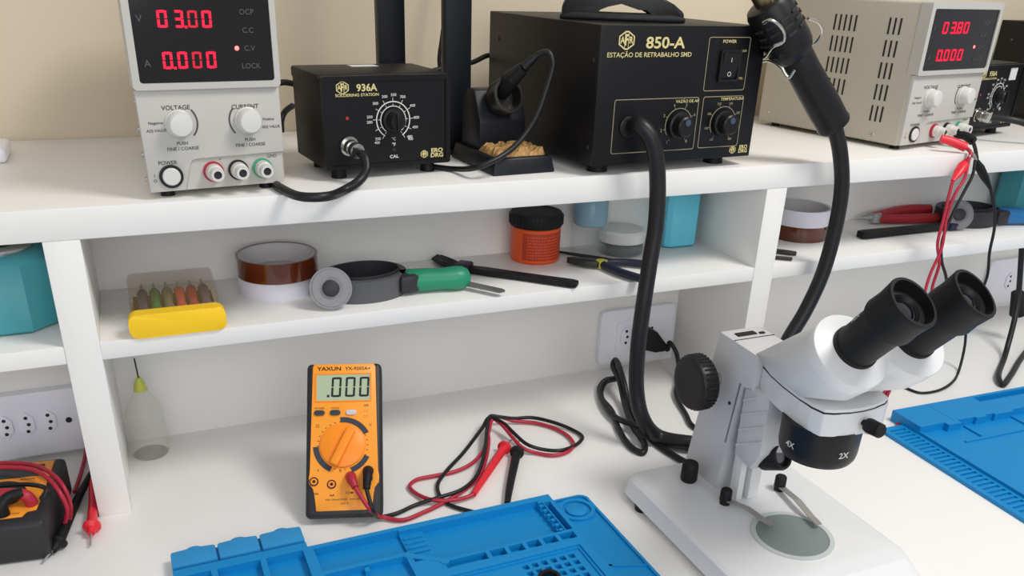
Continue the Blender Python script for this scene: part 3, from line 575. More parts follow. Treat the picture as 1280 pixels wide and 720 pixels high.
for k, nm in enumerate(('blue','green','olive','coral red','dark red','grey violet')):
    x = -.0885+.0165+k*.0125
    d_ = thing('precision_screwdriver', '%s gripped small screwdriver in the yellow case' % nm, 'screwdriver', (x,.0175,M+.0165), 0, 'screwdrivers in the yellow case')
    b = B(); add_lathe(b, [(0,.0034),(.002,.0052),(.016,.0056),(.026,.0040),(.038,.0054),(.056,.0056),(.062,.0034)], (0,0,0), (0,1,.10), 16); obj('grip', b, 'bit%d' % k, d_)
    b = B(); add_lathe(b, [(.060,.0022),(.070,.0020),(.080,.0012)], (0,0,0), (0,1,.10), 10); obj('shaft', b, 'steel', d_)

def tape_roll(name_label, cx, cy, z0, r, h, mat, group='rolls of tape on the middle shelf'):
    t = thing('tape_roll', name_label, 'tape', (cx,cy,z0), 0, group)
    b = B(); add_ring(b, circle(0,0,r,56), circle(0,0,r-.0028,56), 0, h); obj('tape', b, mat, t)
    b = B(); add_ring(b, circle(0,0,r-.0028,56), circle(0,0,r-.0048,56), .0004, h-.0004); obj('core', b, 'core', t)
tape_roll('white tape roll lying under the amber roll in the wide middle bay', .077, .110, M, .0455, .0225, 'tape_white')
tape_roll('dark amber tape roll stacked on a white roll in the wide middle bay', .078, .104, M+.0225, .0465, .0235, 'amber')
tape_roll('brown amber tape roll lying under a white roll in the right bay', .861, .1175, M, .0445, .0225, 'amber')
tape_roll('white tape roll stacked on a brown roll in the right bay', .862, .118, M+.0225, .0455, .0235, 'tape_white')

def hand_tool(label, loc, rz, hmat, bmat='tool_grey'):
    t = thing('hand_tool', label, 'hand tool', loc, rz, 'loop bodied hand tools')
    # open oval loop body
    n = 40; out, inn = [], []
    for k in range(n):
        a = 2*PI*k/n; x, y = .052*math.cos(a), .040*math.sin(a)
        out.append((x, y)); inn.append((x*.84+.001, y*.80))
    b = B(); add_ring(b, out, inn, .0, .026); obj('loop_body', b, bmat, t)
    b = B(); add_ring(b, [(x*.835+.001,y*.79) for x, y in out], [(x*.80+.001,y*.74) for x, y in out], .002, .029); obj('inner_band', b, 'tool_dark', t)
    b = B(); add_box(b, (.034,-.036,.003), (.060,-.004,.026), .006); obj('neck', b, 'tool_dark', t)
    c = V(-.050,-.038,.0240)
    b = B(); add_lathe(b, [(-.002,.0235),(.0035,.0235)], c, (-.25,-1,.35), 40); add_lathe(b, [(.0035,.0215),(.0045,.0205),(.0045,.013)], c, (-.25,-1,.35), 40, cap0=False, cap1=False); obj('clear_disc', b, 'clear_disc', t)
    b = B(); add_lathe(b, [(-.005,.0095),(.006,.0095),(.007,.0075)], c, (-.25,-1,.35), 28); obj('disc_hub', b, 'tool_dark', t)
    b = B(); add_lathe(b, [(0,.0120),(.003,.0138),(.020,.0142),(.042,.0130),(.060,.0146),(.069,.0138),(.076,.0100),(.078,.0060)], (.046,-.020,.0148), (1,-.20,0), 28); obj('handle', b, hmat, t)
    b = B(); add_prism(b, [(.112,-.030),(.114,-.040),(.142,-.079),(.150,-.077),(.149,-.071),(.124,-.034)], .006, .0085); obj('blade', b, 'blade', t)
    return t
hand_tool('green handled tool with grey loop body and clear disc beside the amber tape', (.1700,.0665,M), math.radians(4), 'green')
hand_tool('blue handled tool with dark loop body and clear disc near the right photo edge', (1.196,.0985,M), math.radians(-8), 'blue_handle', 'tool_dark')

t = thing('antistatic_brush', 'black flat handled brush lying behind the green handled tool', 'brush', (.3206,.0935,M), math.radians(-42))
b = B(); add_prism(b, [(-.006,-.008),(.020,-.0075),(.060,-.0060),(.130,-.0070),(.138,-.0065),(.138,.0065),(.130,.0070),(.060,.0060),(.020,.0075),(-.006,.008)], .0015, .0085, None, .0018); obj('handle', b, 'rubber', t)
b = B(); add_cyl(b, (.128,0,.0083), (.128,0,.0088), .0022, seg=14); obj('hang_hole', b, 'outlet_hole', t)
b = B(); add_box(b, (-.024,-.0125,.0005), (-.004,.0125,.0125), .003); obj('ferrule', b, 'navy', t)
b = B()
for k in range(26):
    x = -.012+.024*k/25; add_tube(b, [(-.022,x,.0065),(-.045,x*1.2+.012,.006+.002*random.random()),(-.066,x*1.1+.032,.003+.003*random.random())], .0011, 6, n=3)
o = obj('bristles', b, 'rubber', t); o['kind'] = 'stuff'

t = thing('flux_jar', 'orange red jar with black screw lid on the middle shelf', 'jar', (.4235,.1300,M))
b = B(); add_lathe(b, [(0,.0315),(.002,.0335),(.046,.0335),(.048,.0315)], (0,0,0), (0,0,1), 44); obj('body', b, 'orange_jar', t)
prof = [(.0475,.0350)]+[(.049+.0005*k,.0358 if k % 2 else .0352) for k in range(1)]+[(.050,.0358),(.062,.0356),(.0655,.0335),(.0655,.029),(.0645,.028)]
b = B(); add_lathe(b, prof, (0,0,0), (0,0,1), 48)
for k in range(40):
    a = 2*PI*k/40; add_cyl(b, (math.cos(a)*.0357,math.sin(a)*.0357,.050), (math.cos(a)*.0357,math.sin(a)*.0357,.062), .0010, seg=6)
obj('lid', b, 'rubber', t)
b = B(); add_arc(b, 0, 0, .0334, .0338, math.radians(215), math.radians(325), .006, .042, None, 28); lab = obj('label', b, 'jar_label', t)
b = B()
for r in range(8):
    for k in range(14):
        a0 = math.radians(226+k*6.2+random.random()*1.5); add_arc(b, 0, 0, .0337, .0340, a0, a0+math.radians(3.2+random.random()*2), .0085+r*.0040, .0100+r*.0040, None, 2)
obj('label_print', b, 'orange_jar', lab)

t = thing('glass_bottle', 'clear glass bottle of pale blue liquid standing behind the round jar', 'bottle', (.5085,.1345,M))
b = B(); add_lathe(b, [(0,.0230),(.003,.0262),(.075,.0262),(.086,.020),(.090,.0125),(.101,.0125)], (0,0,0), (0,0,1), 40); obj('glass', b, 'glass', t)
b = B(); add_lathe(b, [(.040,.0215),(.042,.0235),(.072,.0235),(.080,.019)], (0,0,0), (0,0,1), 36); obj('liquid', b, 'blue_liquid', t)

t = thing('paste_jar', 'small round clear jar of dark paste with white lid', 'jar', (.5535,.1215,M))
b = B(); add_lathe(b, [(0,.0295),(.002,.0315),(.017,.0315),(.0185,.0300)], (0,0,0), (0,0,1), 40); obj('body', b, 'glass', t)
b = B(); add_lathe(b, [(.002,.0290),(.0035,.0300),(.0135,.0300)], (0,0,0), (0,0,1), 36); obj('paste', b, 'dark_paste', t)
b = B(); add_lathe(b, [(.018,.0322),(.031,.0320),(.034,.0295),(.0345,.026)], (0,0,0), (0,0,1), 44); obj('lid', b, 'lid_white', t)

t = thing('side_cutters', 'small pliers with navy grips and yellow joint on the middle shelf edge', 'pliers', (.4885,.0615,M+.0068), math.radians(-38))
b = B(); add_prism(b, [(-.046,.001),(-.040,.0055),(-.020,.0095),(-.004,.0085),(.002,.004),(.002,-.004),(-.004,-.0085),(-.020,-.0095),(-.040,-.0045),(-.046,-.001)], -.004, .004, None, .0015); obj('jaws', b, 'gunmetal', t)
b = B(); add_lathe(b, [(-.0050,.0068),(.0050,.0068)], (0,0,0), (0,0,1), 20); add_box(b, (-.002,-.006,-.0048), (.008,.006,.0048), .001); obj('joint', b, 'joint_yellow', t)
b = B(); add_tube(b, [(.004,.004,0),(.016,.0125,0),(.034,.0185,0),(.052,.0190,0),(.066,.0180,0)], .0050, 14); obj('grip', b, 'navy', t)
b = B(); add_tube(b, [(.004,-.004,0),(.014,-.0135,0),(.028,-.026,0),(.044,-.036,0),(.059,-.0445,0)], .0054, 14); obj('grip', b, 'navy', t)
a, c = [Vector(p) for p in G['tweez']]
t = thing('tweezers', 'thin steel tweezers lying behind the navy gripped pliers', 'tweezers', tuple(a)); dv = c-a; sd = V(-dv.y,dv.x,0).normalized()
for s_ in (1,-1):
    b = B(); add_tube(b, [V(0,0,-.002), dv*.5+sd*.0035*s_-V(0,0,.002), dv-V(0,0,.002)+sd*.001*s_], .0016, 8); obj('arm', b, 'gunmetal', t)

def pump_bottle(label, corner, w, dz, ch, mat, pump, rz=0.0):
    t = thing('dispenser_bottle', label, 'bottle', corner, rz, 'square dispenser bottles')
    p = lambda e, c: [(e+c,e),(w-e-c,e),(w-e,e+c),(w-e,w-e-c),(w-e-c,w-e),(e+c,w-e),(e,w-e-c),(e,e+c)]
    b = B(); lv = [(0,.003,ch),(.003,0,ch),(dz-.008,0,ch),(dz-.001,.005,ch),(dz,.009,ch)]
    rg = [[b.verts.new((x,y,z)) for x, y in p(e,c)] for z, e, c in lv]
    b.faces.new(list(reversed(rg[0]))); b.faces.new(rg[-1])
    for A, C2 in zip(rg, rg[1:]):
        for i in range(8): b.faces.new((A[i],A[(i+1)%8],C2[(i+1)%8],C2[i]))
    obj('body', b, mat, t)
    if pump:
        b = B(); add_lathe(b, [(dz-.001,w*.37),(dz+.004,w*.37),(dz+.006,w*.33),(dz+.006,.010)], (w/2,w/2,0), (0,0,1), 36); obj('collar', b, 'chrome', t)
        b = B(); add_lathe(b, [(dz+.005,.018),(dz+.010,.017),(dz+.012,.008)], (w/2,w/2,0), (0,0,1), 28); obj('pump_cap', b, 'rubber', t)
    return t
pump_bottle('teal square bottle with chrome pump top in the left bay', (-.2455,.0465,M), .0905, .0800, .0235, 'teal', True)
pump_bottle('pale cyan square bottle behind the hanging air hose', (.6225,.1120,M), .0530, .0980, .0060, 'cyan', False)
pump_bottle('dark teal bottle at the right photo edge on the middle shelf', (1.3180,.0850,M), .0750, .0950, .0180, 'teal', True)
pump_bottle('teal bottle standing on the desk behind the right eyepiece', (1.262,.1050,0), .0560, .0700, .0120, 'teal', True)

t = thing('pliers', 'red handled pliers lying at the back of the right bay', 'pliers', (1.052,.132,M+.0105), 0)
b = B(); add_tube(b, [(-.046,.008,0),(-.034,.006,0),(-.020,.004,0)], .004, 14, radii=(.0012,.0062)); add_lathe(b, [(-.007,.0095),(.007,.0095)], (-.016,.003,0), (0,0,1), 20); obj('jaws', b, 'steel', t)
b = B(); add_tube(b, [(-.020,.006,.001),(.010,.012,.001),(.050,.019,.002),(.085,.018,.002),(.112,.012,.001)], .0092, 16, radii=(.0070,.0098)); obj('grip', b, 'red_pen', t)
b = B(); add_tube(b, [(-.018,.001,-.001),(.010,-.006,-.002),(.048,-.016,-.002),(.082,-.022,-.002),(.108,-.024,-.002)], .0085, 16, radii=(.0066,.0084)); obj('grip', b, 'red_pen', t)
t = thing('antistatic_brush', 'black square ended brush handle lying in front of the red drivers', 'brush', (.944,.071,M), math.radians(0))
b = B(); add_prism(b, [(0,-.0075),(.010,-.008),(.095,-.006),(.180,-.007),(.180,.007),(.095,.006),(.010,.008),(0,.0075)], .0012, .0115, None, .0016); obj('handle', b, 'rubber', t)
b = B(); add_box(b, (.178,-.012,.0008), (.200,.012,.0125), .003); obj('ferrule', b, 'navy', t)
for k, (lb, x, y, a, m_) in enumerate((('dark small tweezers beside the pillar in the right bay',.757,.055,-42,'gunmetal'),('short dark probe in front of the tweezers beside the pillar',.742,.024,-35,'gunmetal'))):
    t = thing('tweezers' if k == 0 else 'probe', lb, 'tweezers' if k == 0 else 'probe', (x,y,M+.0035), math.radians(a))
    b = B(); add_prism(b, [(-.02,-.004),(.030,-.005),(.040,-.003),(.040,.003),(.030,.005),(-.02,.004)] if k == 0 else [(-.012,-.002),(.026,-.002),(.026,.002),(-.012,.002)], -.0025, .0025, None, .001); obj('body', b, m_, t)
    b = B(); add_tube(b, [(-.018,0,0),(-.034,0,-.001)], .0014, 8, False); obj('tip', b, 'steel', t)

t = thing('dropper_bottle', 'translucent squeeze bottle with yellow green needle tip under the shelf', 'bottle', (-.0915,.1280,0))
b = B(); add_lathe(b, [(0,.0200),(.003,.0225),(.055,.0215),(.068,.0185),(.078,.0120),(.084,.0085),(.088,.0082)], (0,0,0), (0,0,1), 36); obj('body', b, 'bottle', t)
b = B(); add_lathe(b, [(.086,.0075),(.092,.0070),(.101,.0035),(.103,.0022)], (0,0,0), (0,0,1), 20); obj('needle_hub', b, 'tip', t)
b = B(); add_cyl(b, (0,0,.102), (-.001,0,.128), .0009, seg=8); obj('needle', b, 'gunmetal', t)

# ------------------------------------------------------------------ multimeters
mm = thing('multimeter', 'orange and black digital multimeter propped upright on the desk, display .000', 'multimeter', (.0948,-.1104,.012), 0, 'multimeters', (.86,0,-.2916))
b = B(); add_prism(b, [(0,0),(0,-.011),(.013,-.027),(.165,-.030),(.1755,-.022),(.1755,0)], -.0418, .0418, YZ, .0065, 3); obj('holster', b, 'boot', mm)
half = [(.0300,.0075),(.0318,.024),(.0325,.032),(.0378,.037),(.0382,.046),(.0362,.053),(.0360,.105),(.0352,.170),(.0335,.1738)]
b = B(); add_prism(b, half+[(-x,z) for x, z in reversed(half)], -.002, .0010, None, .0008); obj('face', b, 'orange', mm)
b = B(); add_ring(b, rrect(-.0322,.1295,.0305,.1628,.0015), rrect(-.0305,.1308,.0290,.1612,.001), .0006, .0018); obj('display_frame', b, 'orange_dial', mm)
b = B(); add_prism(b, rrect(-.0308,.1305,.0292,.1615,.001), .0006, .0013); lcd = obj('display', b, 'lcd', mm)
up = lambda bm: bmesh.ops.transform(bm, matrix=Matrix.Rotation(-PI/2,4,'X'), verts=bm.verts[:])   # front-plane lettering laid onto the meter face
b = B()
for x in (-.0145,.0010,.0165): seg_digit(b, '0', x, .1350, .0108, .0230, .0022, -.0013, .05)
dot(b, -.0190, .1350, .0026, -.0013); up(b); bmesh.ops.transform(b, matrix=Matrix.Identity(4), verts=b.verts[:]); obj('display_digits', b, 'lcd_ink', lcd)
for x, m_ in ((-.0272,'dark_band'),(-.0098,'dark_band'),(.0080,'core')):
    b = B(); add_prism(b, rrect(x-.0058,.1140,x+.0058,.1198,.0028), .0006, .0028, None, .0006); obj('button', b, m_, mm)
cx, cz = -.0016, .0795
b = B()
b.free()
for a0, a1 in ((27,95),(182,244),(289,335)):
    b = B(); add_arc(b, cx, cz, .0262, .0322, math.radians(a0), math.radians(a1), .0009, .0014, None, 16); obj('scale_band', b, 'dark_band', mm)
b = B(); add_lathe(b, [(0,.0250),(.0025,.0246),(.0032,.0236)], (cx,cz,.0008), (0,0,1), 48); dial = obj('dial', b, 'orange_dial', mm)
T = Matrix.Translation((cx+.0002,cz-.0025,0)) @ Matrix.Rotation(math.radians(64),4,'Z')
b = B(); add_box(b, (-.0225,-.0052,.0035), (.0225,.0052,.0115), .0024, T, 3); obj('dial_grip', b, 'orange_dial', dial)
b = B()
for k in range(30):
    a = math.radians(k*12); c_, s_ = math.cos(a), math.sin(a)
    if 95 < k*12 < 182 or 244 < k*12 < 289 or k*12 < 27 or k*12 > 335:
        add_prism(b, [(cx+c_*.0272-.0008,cz+s_*.0272-.0004),(cx+c_*.0272+.0008,cz+s_*.0272-.0004),(cx+c_*.0272+.0008,cz+s_*.0272+.0004),(cx+c_*.0272-.0008,cz+s_*.0272+.0004)], .0009, .0013)
obj('scale_marks', b, 'grey_text', mm)
b = B(); y = -.0010
add_text(b, 'YAXUN', -.0165, .1680, .0044, y, weight=.025, sx=1.25); add_text(b, 'YX-9205A+', .0155, .1680, .0038, y, weight=.015, sx=1.1)
add_text(b, 'POWER', -.0272, .1222, .0022, y); add_text(b, 'HOLD', -.0098, .1222, .0022, y); add_text(b, 'hFE', .0245, .1245, .0026, y)
for k in range(4): add_text(b, '::', .0225+.0030*(k % 2), .1185-.006*(k//2), .0030, y)
add_text(b, '20A', -.0305, .0265, .0026, y, weight=.01); add_text(b, 'mA', -.0130, .0245, .0026, y, weight=.02); add_text(b, 'COM', .0060, .0265, .0026, y, weight=.01); add_text(b, 'V', .0240, .0265, .0026, y, weight=.01)
add_text(b, 'Ω', -.0290, .1020, .0034, y); add_text(b, 'V', .0290, .1020, .0034, y); add_text(b, 'A', -.0040, .0510, .0030, y); add_text(b, 'F', -.0280, .0520, .0030, y)
add_text(b, 'MAX 200mA FUSED   MAX 1000V', .0, .0195, .0020, y); add_text(b, 'CAT II', .0, .0150, .0022, y)
up(b); obj('face_lettering', b, 'black_text', mm)
for x, z in ((-.0325,.0400),(-.0135,.0365),(.0080,.0405),(.0262,.0420)):
    b = B(); add_ring(b, circle(x,z,.0050,24), circle(x,z,.0036,24), .0008, .0016); j = obj('jack', b, 'black_ring', mm)
    b = B(); add_ring(b, circle(x,z,.0036,24), circle(x,z,.0018,24), .0008, .0022); obj('jack_collar', b, 'orange_dial', j)
    b = B(); add_cyl(b, (x,z,.0009), (x,z,.0012), .0018, seg=16); obj('jack_hole', b, 'outlet_hole', j)
b = B(); add_prism(b, [(.118,-.030),(.114,-.030),(.048,-.0745),(.052,-.0765)], -.022, .022, YZ, .0006); obj('prop_stand', b, 'boot', mm)

lm = thing('multimeter', 'orange and black multimeter lying flat in the left compartment, cut by the photo edge', 'multimeter', (-.1930,-.0635,0), math.radians(-7), 'multimeters')
b = B(); add_box(b, (-.092,0,0), (0,.131,.046), .006, seg=3); obj('holster', b, 'boot', lm)
b = B(); add_prism(b, [(-.082,.014),(-.022,.014),(-.019,.022),(-.011,.024),(-.010,.040),(-.013,.046),(-.010,.062),(-.010,.124),(-.082,.124)], .0445, .0470, None, .0006); obj('face', b, 'orange', lm)
b = B(); add_prism(b, rrect(-.078,.092,-.018,.116,.002), .0465, .0476); obj('display', b, 'dark_band', lm)
b = B(); add_lathe(b, [(0,.024),(.004,.023),(.006,.020)], (-.050,.058,.0465), (0,0,1), 36); obj('dial', b, 'boot', lm)
b = B(); add_text(b, 'POWER', -.030, -.0870, .0030, -.0472); add_text(b, 'V', -.016, -.0300, .0036, -.0472); add_text(b, 'COM', -.030, -.0200, .0030, -.0472)
bmesh.ops.transform(b, matrix=Matrix.Scale(-1,4,(0,0,1)) @ Matrix.Rotation(-PI/2,4,'X') @ Matrix.Scale(-1,4,(0,0,1)) if False else Matrix.Rotation(-PI/2,4,'X'), verts=b.verts[:])
for v in b.verts: v.co.y = abs(v.co.y)
obj('face_lettering', b, 'black_text', lm)

def lead(name, label, pts, r, mat, probe=None, plug=None, group=None):
    t = thing(name, label, 'test lead', pts[0], 0, group); o = Vector(pts[0]); L = lambda q: [Vector(p)-o for p in q]
    if plug:
        for p_ in plug:
            b = B(); add_tube(b, L(p_[0]), p_[1], 14, radii=(p_[1], p_[2])); pl = obj('plug', b, p_[3], t)
    b = B(); add_tube(b, L(pts), r, 10); obj('wire', b, mat, t)
    if probe:
        P = L(probe[0]); pm = probe[1]
        b = B(); add_tube(b, P[:3], .0055, 16, radii=(.0034,.0056)); pr = obj('probe', b, pm, t)
        d_ = (P[3]-P[2]).normalized(); b = B(); add_lathe(b, [(-.0015,.0054),(0,.0090),(.0025,.0090),(.0055,.0052),(.0125,.0036)], P[2], d_, 20); obj('finger_guard', b, pm, pr)
        b = B(); add_tube(b, [P[2]+d_*.008, P[4]], .0011, 8, False); obj('needle', b, 'steel', pr)
    return t
Rm = mm.rotation_euler.to_matrix().to_4x4(); Tm = Matrix.Translation(mm.location) @ Rm
W = lambda x, l, z: tuple(Tm @ V(x,l,z))
rp = [[W(.0072,.0440,.002), W(.0090,.0400,.012), W(.0130,.0300,.016)], .0062, .0040, 'red_cable']
bp_ = [[W(.0262,.0500,.002), W(.0262,.0430,.013), W(.0250,.0280,.016)], .0062, .0040, 'rubber']
lead('test_lead', 'red test lead of the upright multimeter ending in a bright red probe', [rp[0][2]]+G['red_lead'][2:], .0024, 'red_cable', (G['red_probe'],'red_probe'), [rp], 'test leads')
lead('test_lead', 'black test lead of the upright multimeter ending in a black probe', [bp_[0][2]]+G['black_lead'][2:], .0024, 'cable', (G['black_probe'],'rubber'), [bp_], 'test leads')
lead('test_lead', 'red test lead looped over the left multimeter, red probe beside the pillar foot', G['lm_red'], .0024, 'red_cable', (G['lm_redprobe'],'red_probe'), None, 'test leads')
t = [o for o in bpy.data.objects if o.get('label','').startswith('red test lead looped')][0]; o0 = Vector(G['lm_red'][0])
b = B(); add_tube(b, [Vector(p)-o0 for p in G['lm_red2']], .0024, 10); obj('wire', b, 'red_cable', t)
b = B(); add_tube(b, [Vector(p)-o0 for p in G['lm_red_up']], .0024, 10); obj('wire', b, 'red_cable', t)
tl = Matrix.Translation(lm.location) @ Matrix.Rotation(math.radians(-7),4,'Z'); Wl = lambda *p: tuple(tl @ V(*p))
b = B(); add_tube(b, [Vector(Wl(*p))-o0 for p in ((-.016,.034,.047),(-.020,.034,.058),(-.032,.037,.060),(-.048,.040,.060))], .006, 14); obj('plug', b, 'red_cable', t)
lead('test_lead', 'black test lead of the left multimeter, black probe leaning along its side', G['lm_black'], .0024, 'cable', (G['lm_blackprobe'],'rubber'), [[[Wl(-.040,.020,.047),Wl(-.040,.021,.057),Wl(-.034,.030,.061),Wl(-.022,.034,.062)], .0066, .0055, 'rubber']], 'test leads')

# ------------------------------------------------------------------ clip leads at the right supply
def clip_lead(label, plug, w0, clip, wires, pm, wm, extra=None):
    t = thing('clip_lead', label, 'clip lead', plug[0], 0, 'clip leads on the right power supply'); o = Vector(plug[0]); L = lambda q: [Vector(p)-o for p in q]
    b = B(); add_tube(b, L(plug), .0062, 16, radii=(.0056,.0066)); obj('plug', b, pm, t)
    b = B(); add_tube(b, L(w0), .0026, 10); obj('plug_wire', b, wm, t)
    P = L(clip); d_ = P[2]-P[0]; n_ = d_.length
    b = B(); add_lathe(b, [(0,.0042),(n_*.25,.0078),(n_*.6,.0070),(n_*.85,.0042),(n_,.0030)], P[0], d_, 18, su=1, sv=.75); obj('clip_boot', b, pm, t)
    b = B(); add_tube(b, [P[0]-d_*.18, P[0]+d_*.08], .0026, 10, False); obj('clip_jaw', b, 'chrome', t)
    for w in wires:
        b = B(); add_tube(b, L(w), .0022, 10); obj('wire', b, wm, t)
    return t
clip_lead('red clip lead plugged into the right power supply, hanging down to the microscope', G['cr_plug'], G['cr_wire0'], G['cr_clip'], [G['cr_wire'],G['cr_wire2']], 'red_probe', 'red_cable')
clip_lead('black clip lead plugged into the right power supply, hanging beside the red one', G['ck_plug'], G['ck_wire0'], G['ck_clip'], [G['ck_wire'],G['ck_wire2']], 'rubber', 'cable')
b = B(); add_tube(b, G['thin_wire'], .0021, 10); o = obj('thin_wire', b, 'cable'); tag(o, 'thin black wire hanging in a curve below the right eyepiece onto the desk', 'wire')
b = B(); add_tube(b, G['red_bit'], .0018, 8); o = obj('thin_wire', b, 'red_cable'); tag(o, 'thin red wire on the desk behind the microscope front knob', 'wire')
t = thing('power_cord', 'black cord hanging in a sharp bend at the right photo edge', 'cord', G['right_cord'][0]); o0 = Vector(G['right_cord'][0])  # power cord dropping to the desk at the right
b = B(); add_tube(b, [Vector(p)-o0 for p in G['right_cord']], .0044, 12); obj('cord', b, 'cable', t)
b = B(); add_tube(b, [Vector(p)-o0 for p in G['right_plug']], .011, 14, radii=(.010,.013)); obj('cord_joint', b, 'rubber', t)

# ------------------------------------------------------------------ power cord in the middle outlet
pc = thing('power_cord', 'black power cord plugged into the middle outlet, coiled on the desk', 'cord', (.633,.150,.052)); o0 = V(.633,.150,.052); L = lambda q: [Vector(p)-o0 for p in q]
b = B(); add_prism(b, [(-.020,.008),(-.012,.020),(.004,.014),(.024,-.010),(.028,-.018),(.020,-.022),(.004,-.020),(-.018,-.014)], -.022, .003, XZ, .004, 3); obj('plug', b, 'rubber', pc)
b = B(); add_tube(b, [V(.022,-.008,-.014), V(.030,-.014,-.022)]+L(G['plug_cord'][1:]), .0034, 12); obj('cord', b, 'cable', pc)
b = B(); add_tube(b, L(G['coil_a']), .0042, 12); obj('cord', b, 'cable', pc)
b = B(); add_tube(b, L(G['coil_b']), .0042, 12); obj('cord', b, 'cable', pc)
# ------------------------------------------------------------------ silicone mats
def heightfield(bm, rects, zmin=0.0):
    """rects [(u0,v0,u1,v1,h)] painted in order over each other; stepped solid"""
    us = sorted({round(r[k],5) for r in rects for k in (0,2)}); vs = sorted({round(r[k],5) for r in rects for k in (1,3)})
    nu, nv = len(us)-1, len(vs)-1
    hgt = [[None]*nv for _ in range(nu)]
    for (a, c, d, e, h) in rects:
        for i in range(nu):
            um = (us[i]+us[i+1])/2
            if not (a < um < d): continue
            for j in range(nv):
                vm = (vs[j]+vs[j+1])/2
                if c < vm < e: hgt[i][j] = h
    F = lambda *p: bm.faces.new([bm.verts.new(q) for q in p])
    for i in range(nu):
        for j in range(nv):
            h = hgt[i][j]
            if h is None: continue
            a, d, c, e = us[i], us[i+1], vs[j], vs[j+1]
            F((a,c,h),(d,c,h),(d,e,h),(a,e,h)); F((a,e,zmin),(d,e,zmin),(d,c,zmin),(a,c,zmin))
            for (di, dj, p, q) in ((1,0,(d,c),(d,e)),(-1,0,(a,e),(a,c)),(0,1,(d,e),(a,e)),(0,-1,(a,c),(d,c))):
                ii, jj = i+di, j+dj; hn = hgt[ii][jj] if 0 <= ii < nu and 0 <= jj < nv else None
                lo = zmin if hn is None else hn
                if lo < h: F((p[0],p[1],lo),(q[0],q[1],lo),(q[0],q[1],h),(p[0],p[1],h))
    bmesh.ops.remove_doubles(bm, verts=bm.verts[:], dist=1e-6)

m1 = thing('silicone_mat', 'blue silicone repair mat at the front of the desk, between multimeter and microscope', 'mat', (.0505,-.1493,0), math.radians(.6), 'blue silicone mats')
HH = .0125; Lw = -.34
rc = [(-.1330,Lw,-.0030,.0085,HH),(-.1330,.0085,-.0030,.0365,.0095),(-.0030,Lw,.2729,0,HH)]
for u0, u1 in ((-.1285,-.0985),(-.0925,-.0515),(-.0455,-.0085)):
    for v0, v1 in ((-.062,-.0040),(-.135,-.068),(-.21,-.141)): rc.append((u0,v0,u1,v1,.0035))
rc += [(.0020,-.0455,.0920,-.0060,.0030),(.0920,-.0640,.1175,-.0085,.0070)]
for k in range(4): rc.append((.0940,-.0195-.0085*k,.1150,-.0165-.0085*k,.0088))
rc += [(.1175,-.0705,.2540,-.0085,.0030),(.2540,-.0705,.2590,-.0130,.0070)]
for k in range(6): rc.append((.2540,-.0190-.0098*k,.2590,-.0150-.0098*k,.0115))
rc += [(.2605,-.0705,.2680,-.0140,.0025)]
rc += [(.0040,-.135,.0860,-.0510,.0045),(.1190,-.0860,.2660,-.0745,.0045)]
for u in (.1640,.1850,.2055,.2245,.2440): rc.append((u,-.0860,u+.0045,-.0745,HH))
rc += [(.0420,-.0600,.0470,-.0530,.0110),(.1150,-.30,.2620,-.0980,.0105),(.1180,-.30,.2590,-.1010,.0088)]
for i in range(9):
    for j in range(7):
        if not (i < 3 and j < 2): rc.append((.1600+.0105*i,-.1125-.0110*j,.1665+.0105*i,-.1055-.0110*j,.0045))
b = B(); heightfield(b, rc)
add_prism(b, list(reversed([(.0830,-.0505),(.0925,-.0495),(.1185,-.0685),(.1185,-.0745),(.0860,-.0545)])), .0040, HH+.0003)
right = [(.2729,Lw),(.3157,Lw),(.3157,-.0170),(.3128,-.0118),(.3070,-.0090),(.2729,-.0090)]
add_prism(b, right, 0, .0068)
rim_o = [(.2729,-.0090),(.3070,-.0090),(.3128,-.0118),(.3157,-.0170),(.3157,Lw)]; rim_i = [(.2729,-.0120),(.3062,-.0120),(.3105,-.0138),(.3126,-.0180),(.3126,Lw)]
for k in range(4): add_prism(b, [rim_o[k],rim_i[k],rim_i[k+1],rim_o[k+1]], .006, .0092)
add_prism(b, [(.2729,-.1500),(.2790,-.140),(.2790,-.0600),(.2750,-.0590),(.2729,-.0715)], .006, .0086)
add_prism(b, [(.3126,-.1510),(.3126,-.1480),(.2729,-.1340),(.2729,-.1370)], .006, .0086)
obj('mat_body', b, 'silicone', m1, smooth=False, recalc=False)
b = B(); add_ring(b, circle(.2920,-.0345,.0212,48), circle(.2920,-.0345,.0165,48), .0060, .0094); obj('dish_ring', b, 'silicone', m1)
b = B(); add_lathe(b, [(.0064,.0124),(.0090,.0122),(.0094,.0116)], (.2920,-.0345,0), (0,0,1), 44); obj('dish_centre', b, 'silicone', m1)
b = B(); add_lathe(b, [(.0024,.0050),(.0108,.0046)], (.1200,-.0745,.0026), (0,0,1), 18); obj('post_peg', b, 'silicone', m1)
for k, (u0, u1) in enumerate(((-.1328,-.0900),(-.0878,-.0482),(-.0458,-.0034))):
    c = (u0+u1)/2+.001
    poly = [(u0,.0115),(u1,.0115),(u1,.0345),(u1-.0015,.0366)]
    for q in range(9):
        a = math.radians(20+140*q/8); poly.append((c+.0075*math.cos(a)/math.cos(math.radians(20)), .0366+.0062*(math.sin(a)-math.sin(math.radians(20)))))
    poly += [(u0+.0015,.0366),(u0,.0345)]
    b = B(); add_prism(b, poly, .0098, .0142, None, .0006); obj('flap_lid', b, 'silicone_flap', m1)
b = B(); p_ = G['black_dot'][0]
add_ring(b, circle(0,0,.0115,32), circle(0,0,.0080,32), 0, .006); o = obj('magnet_ring', b, 'rubber'); o.location = (p_[0]-.001,p_[1]-.014,.0094); tag(o, 'small black ring on the blue mat at the bottom photo edge', 'ring')

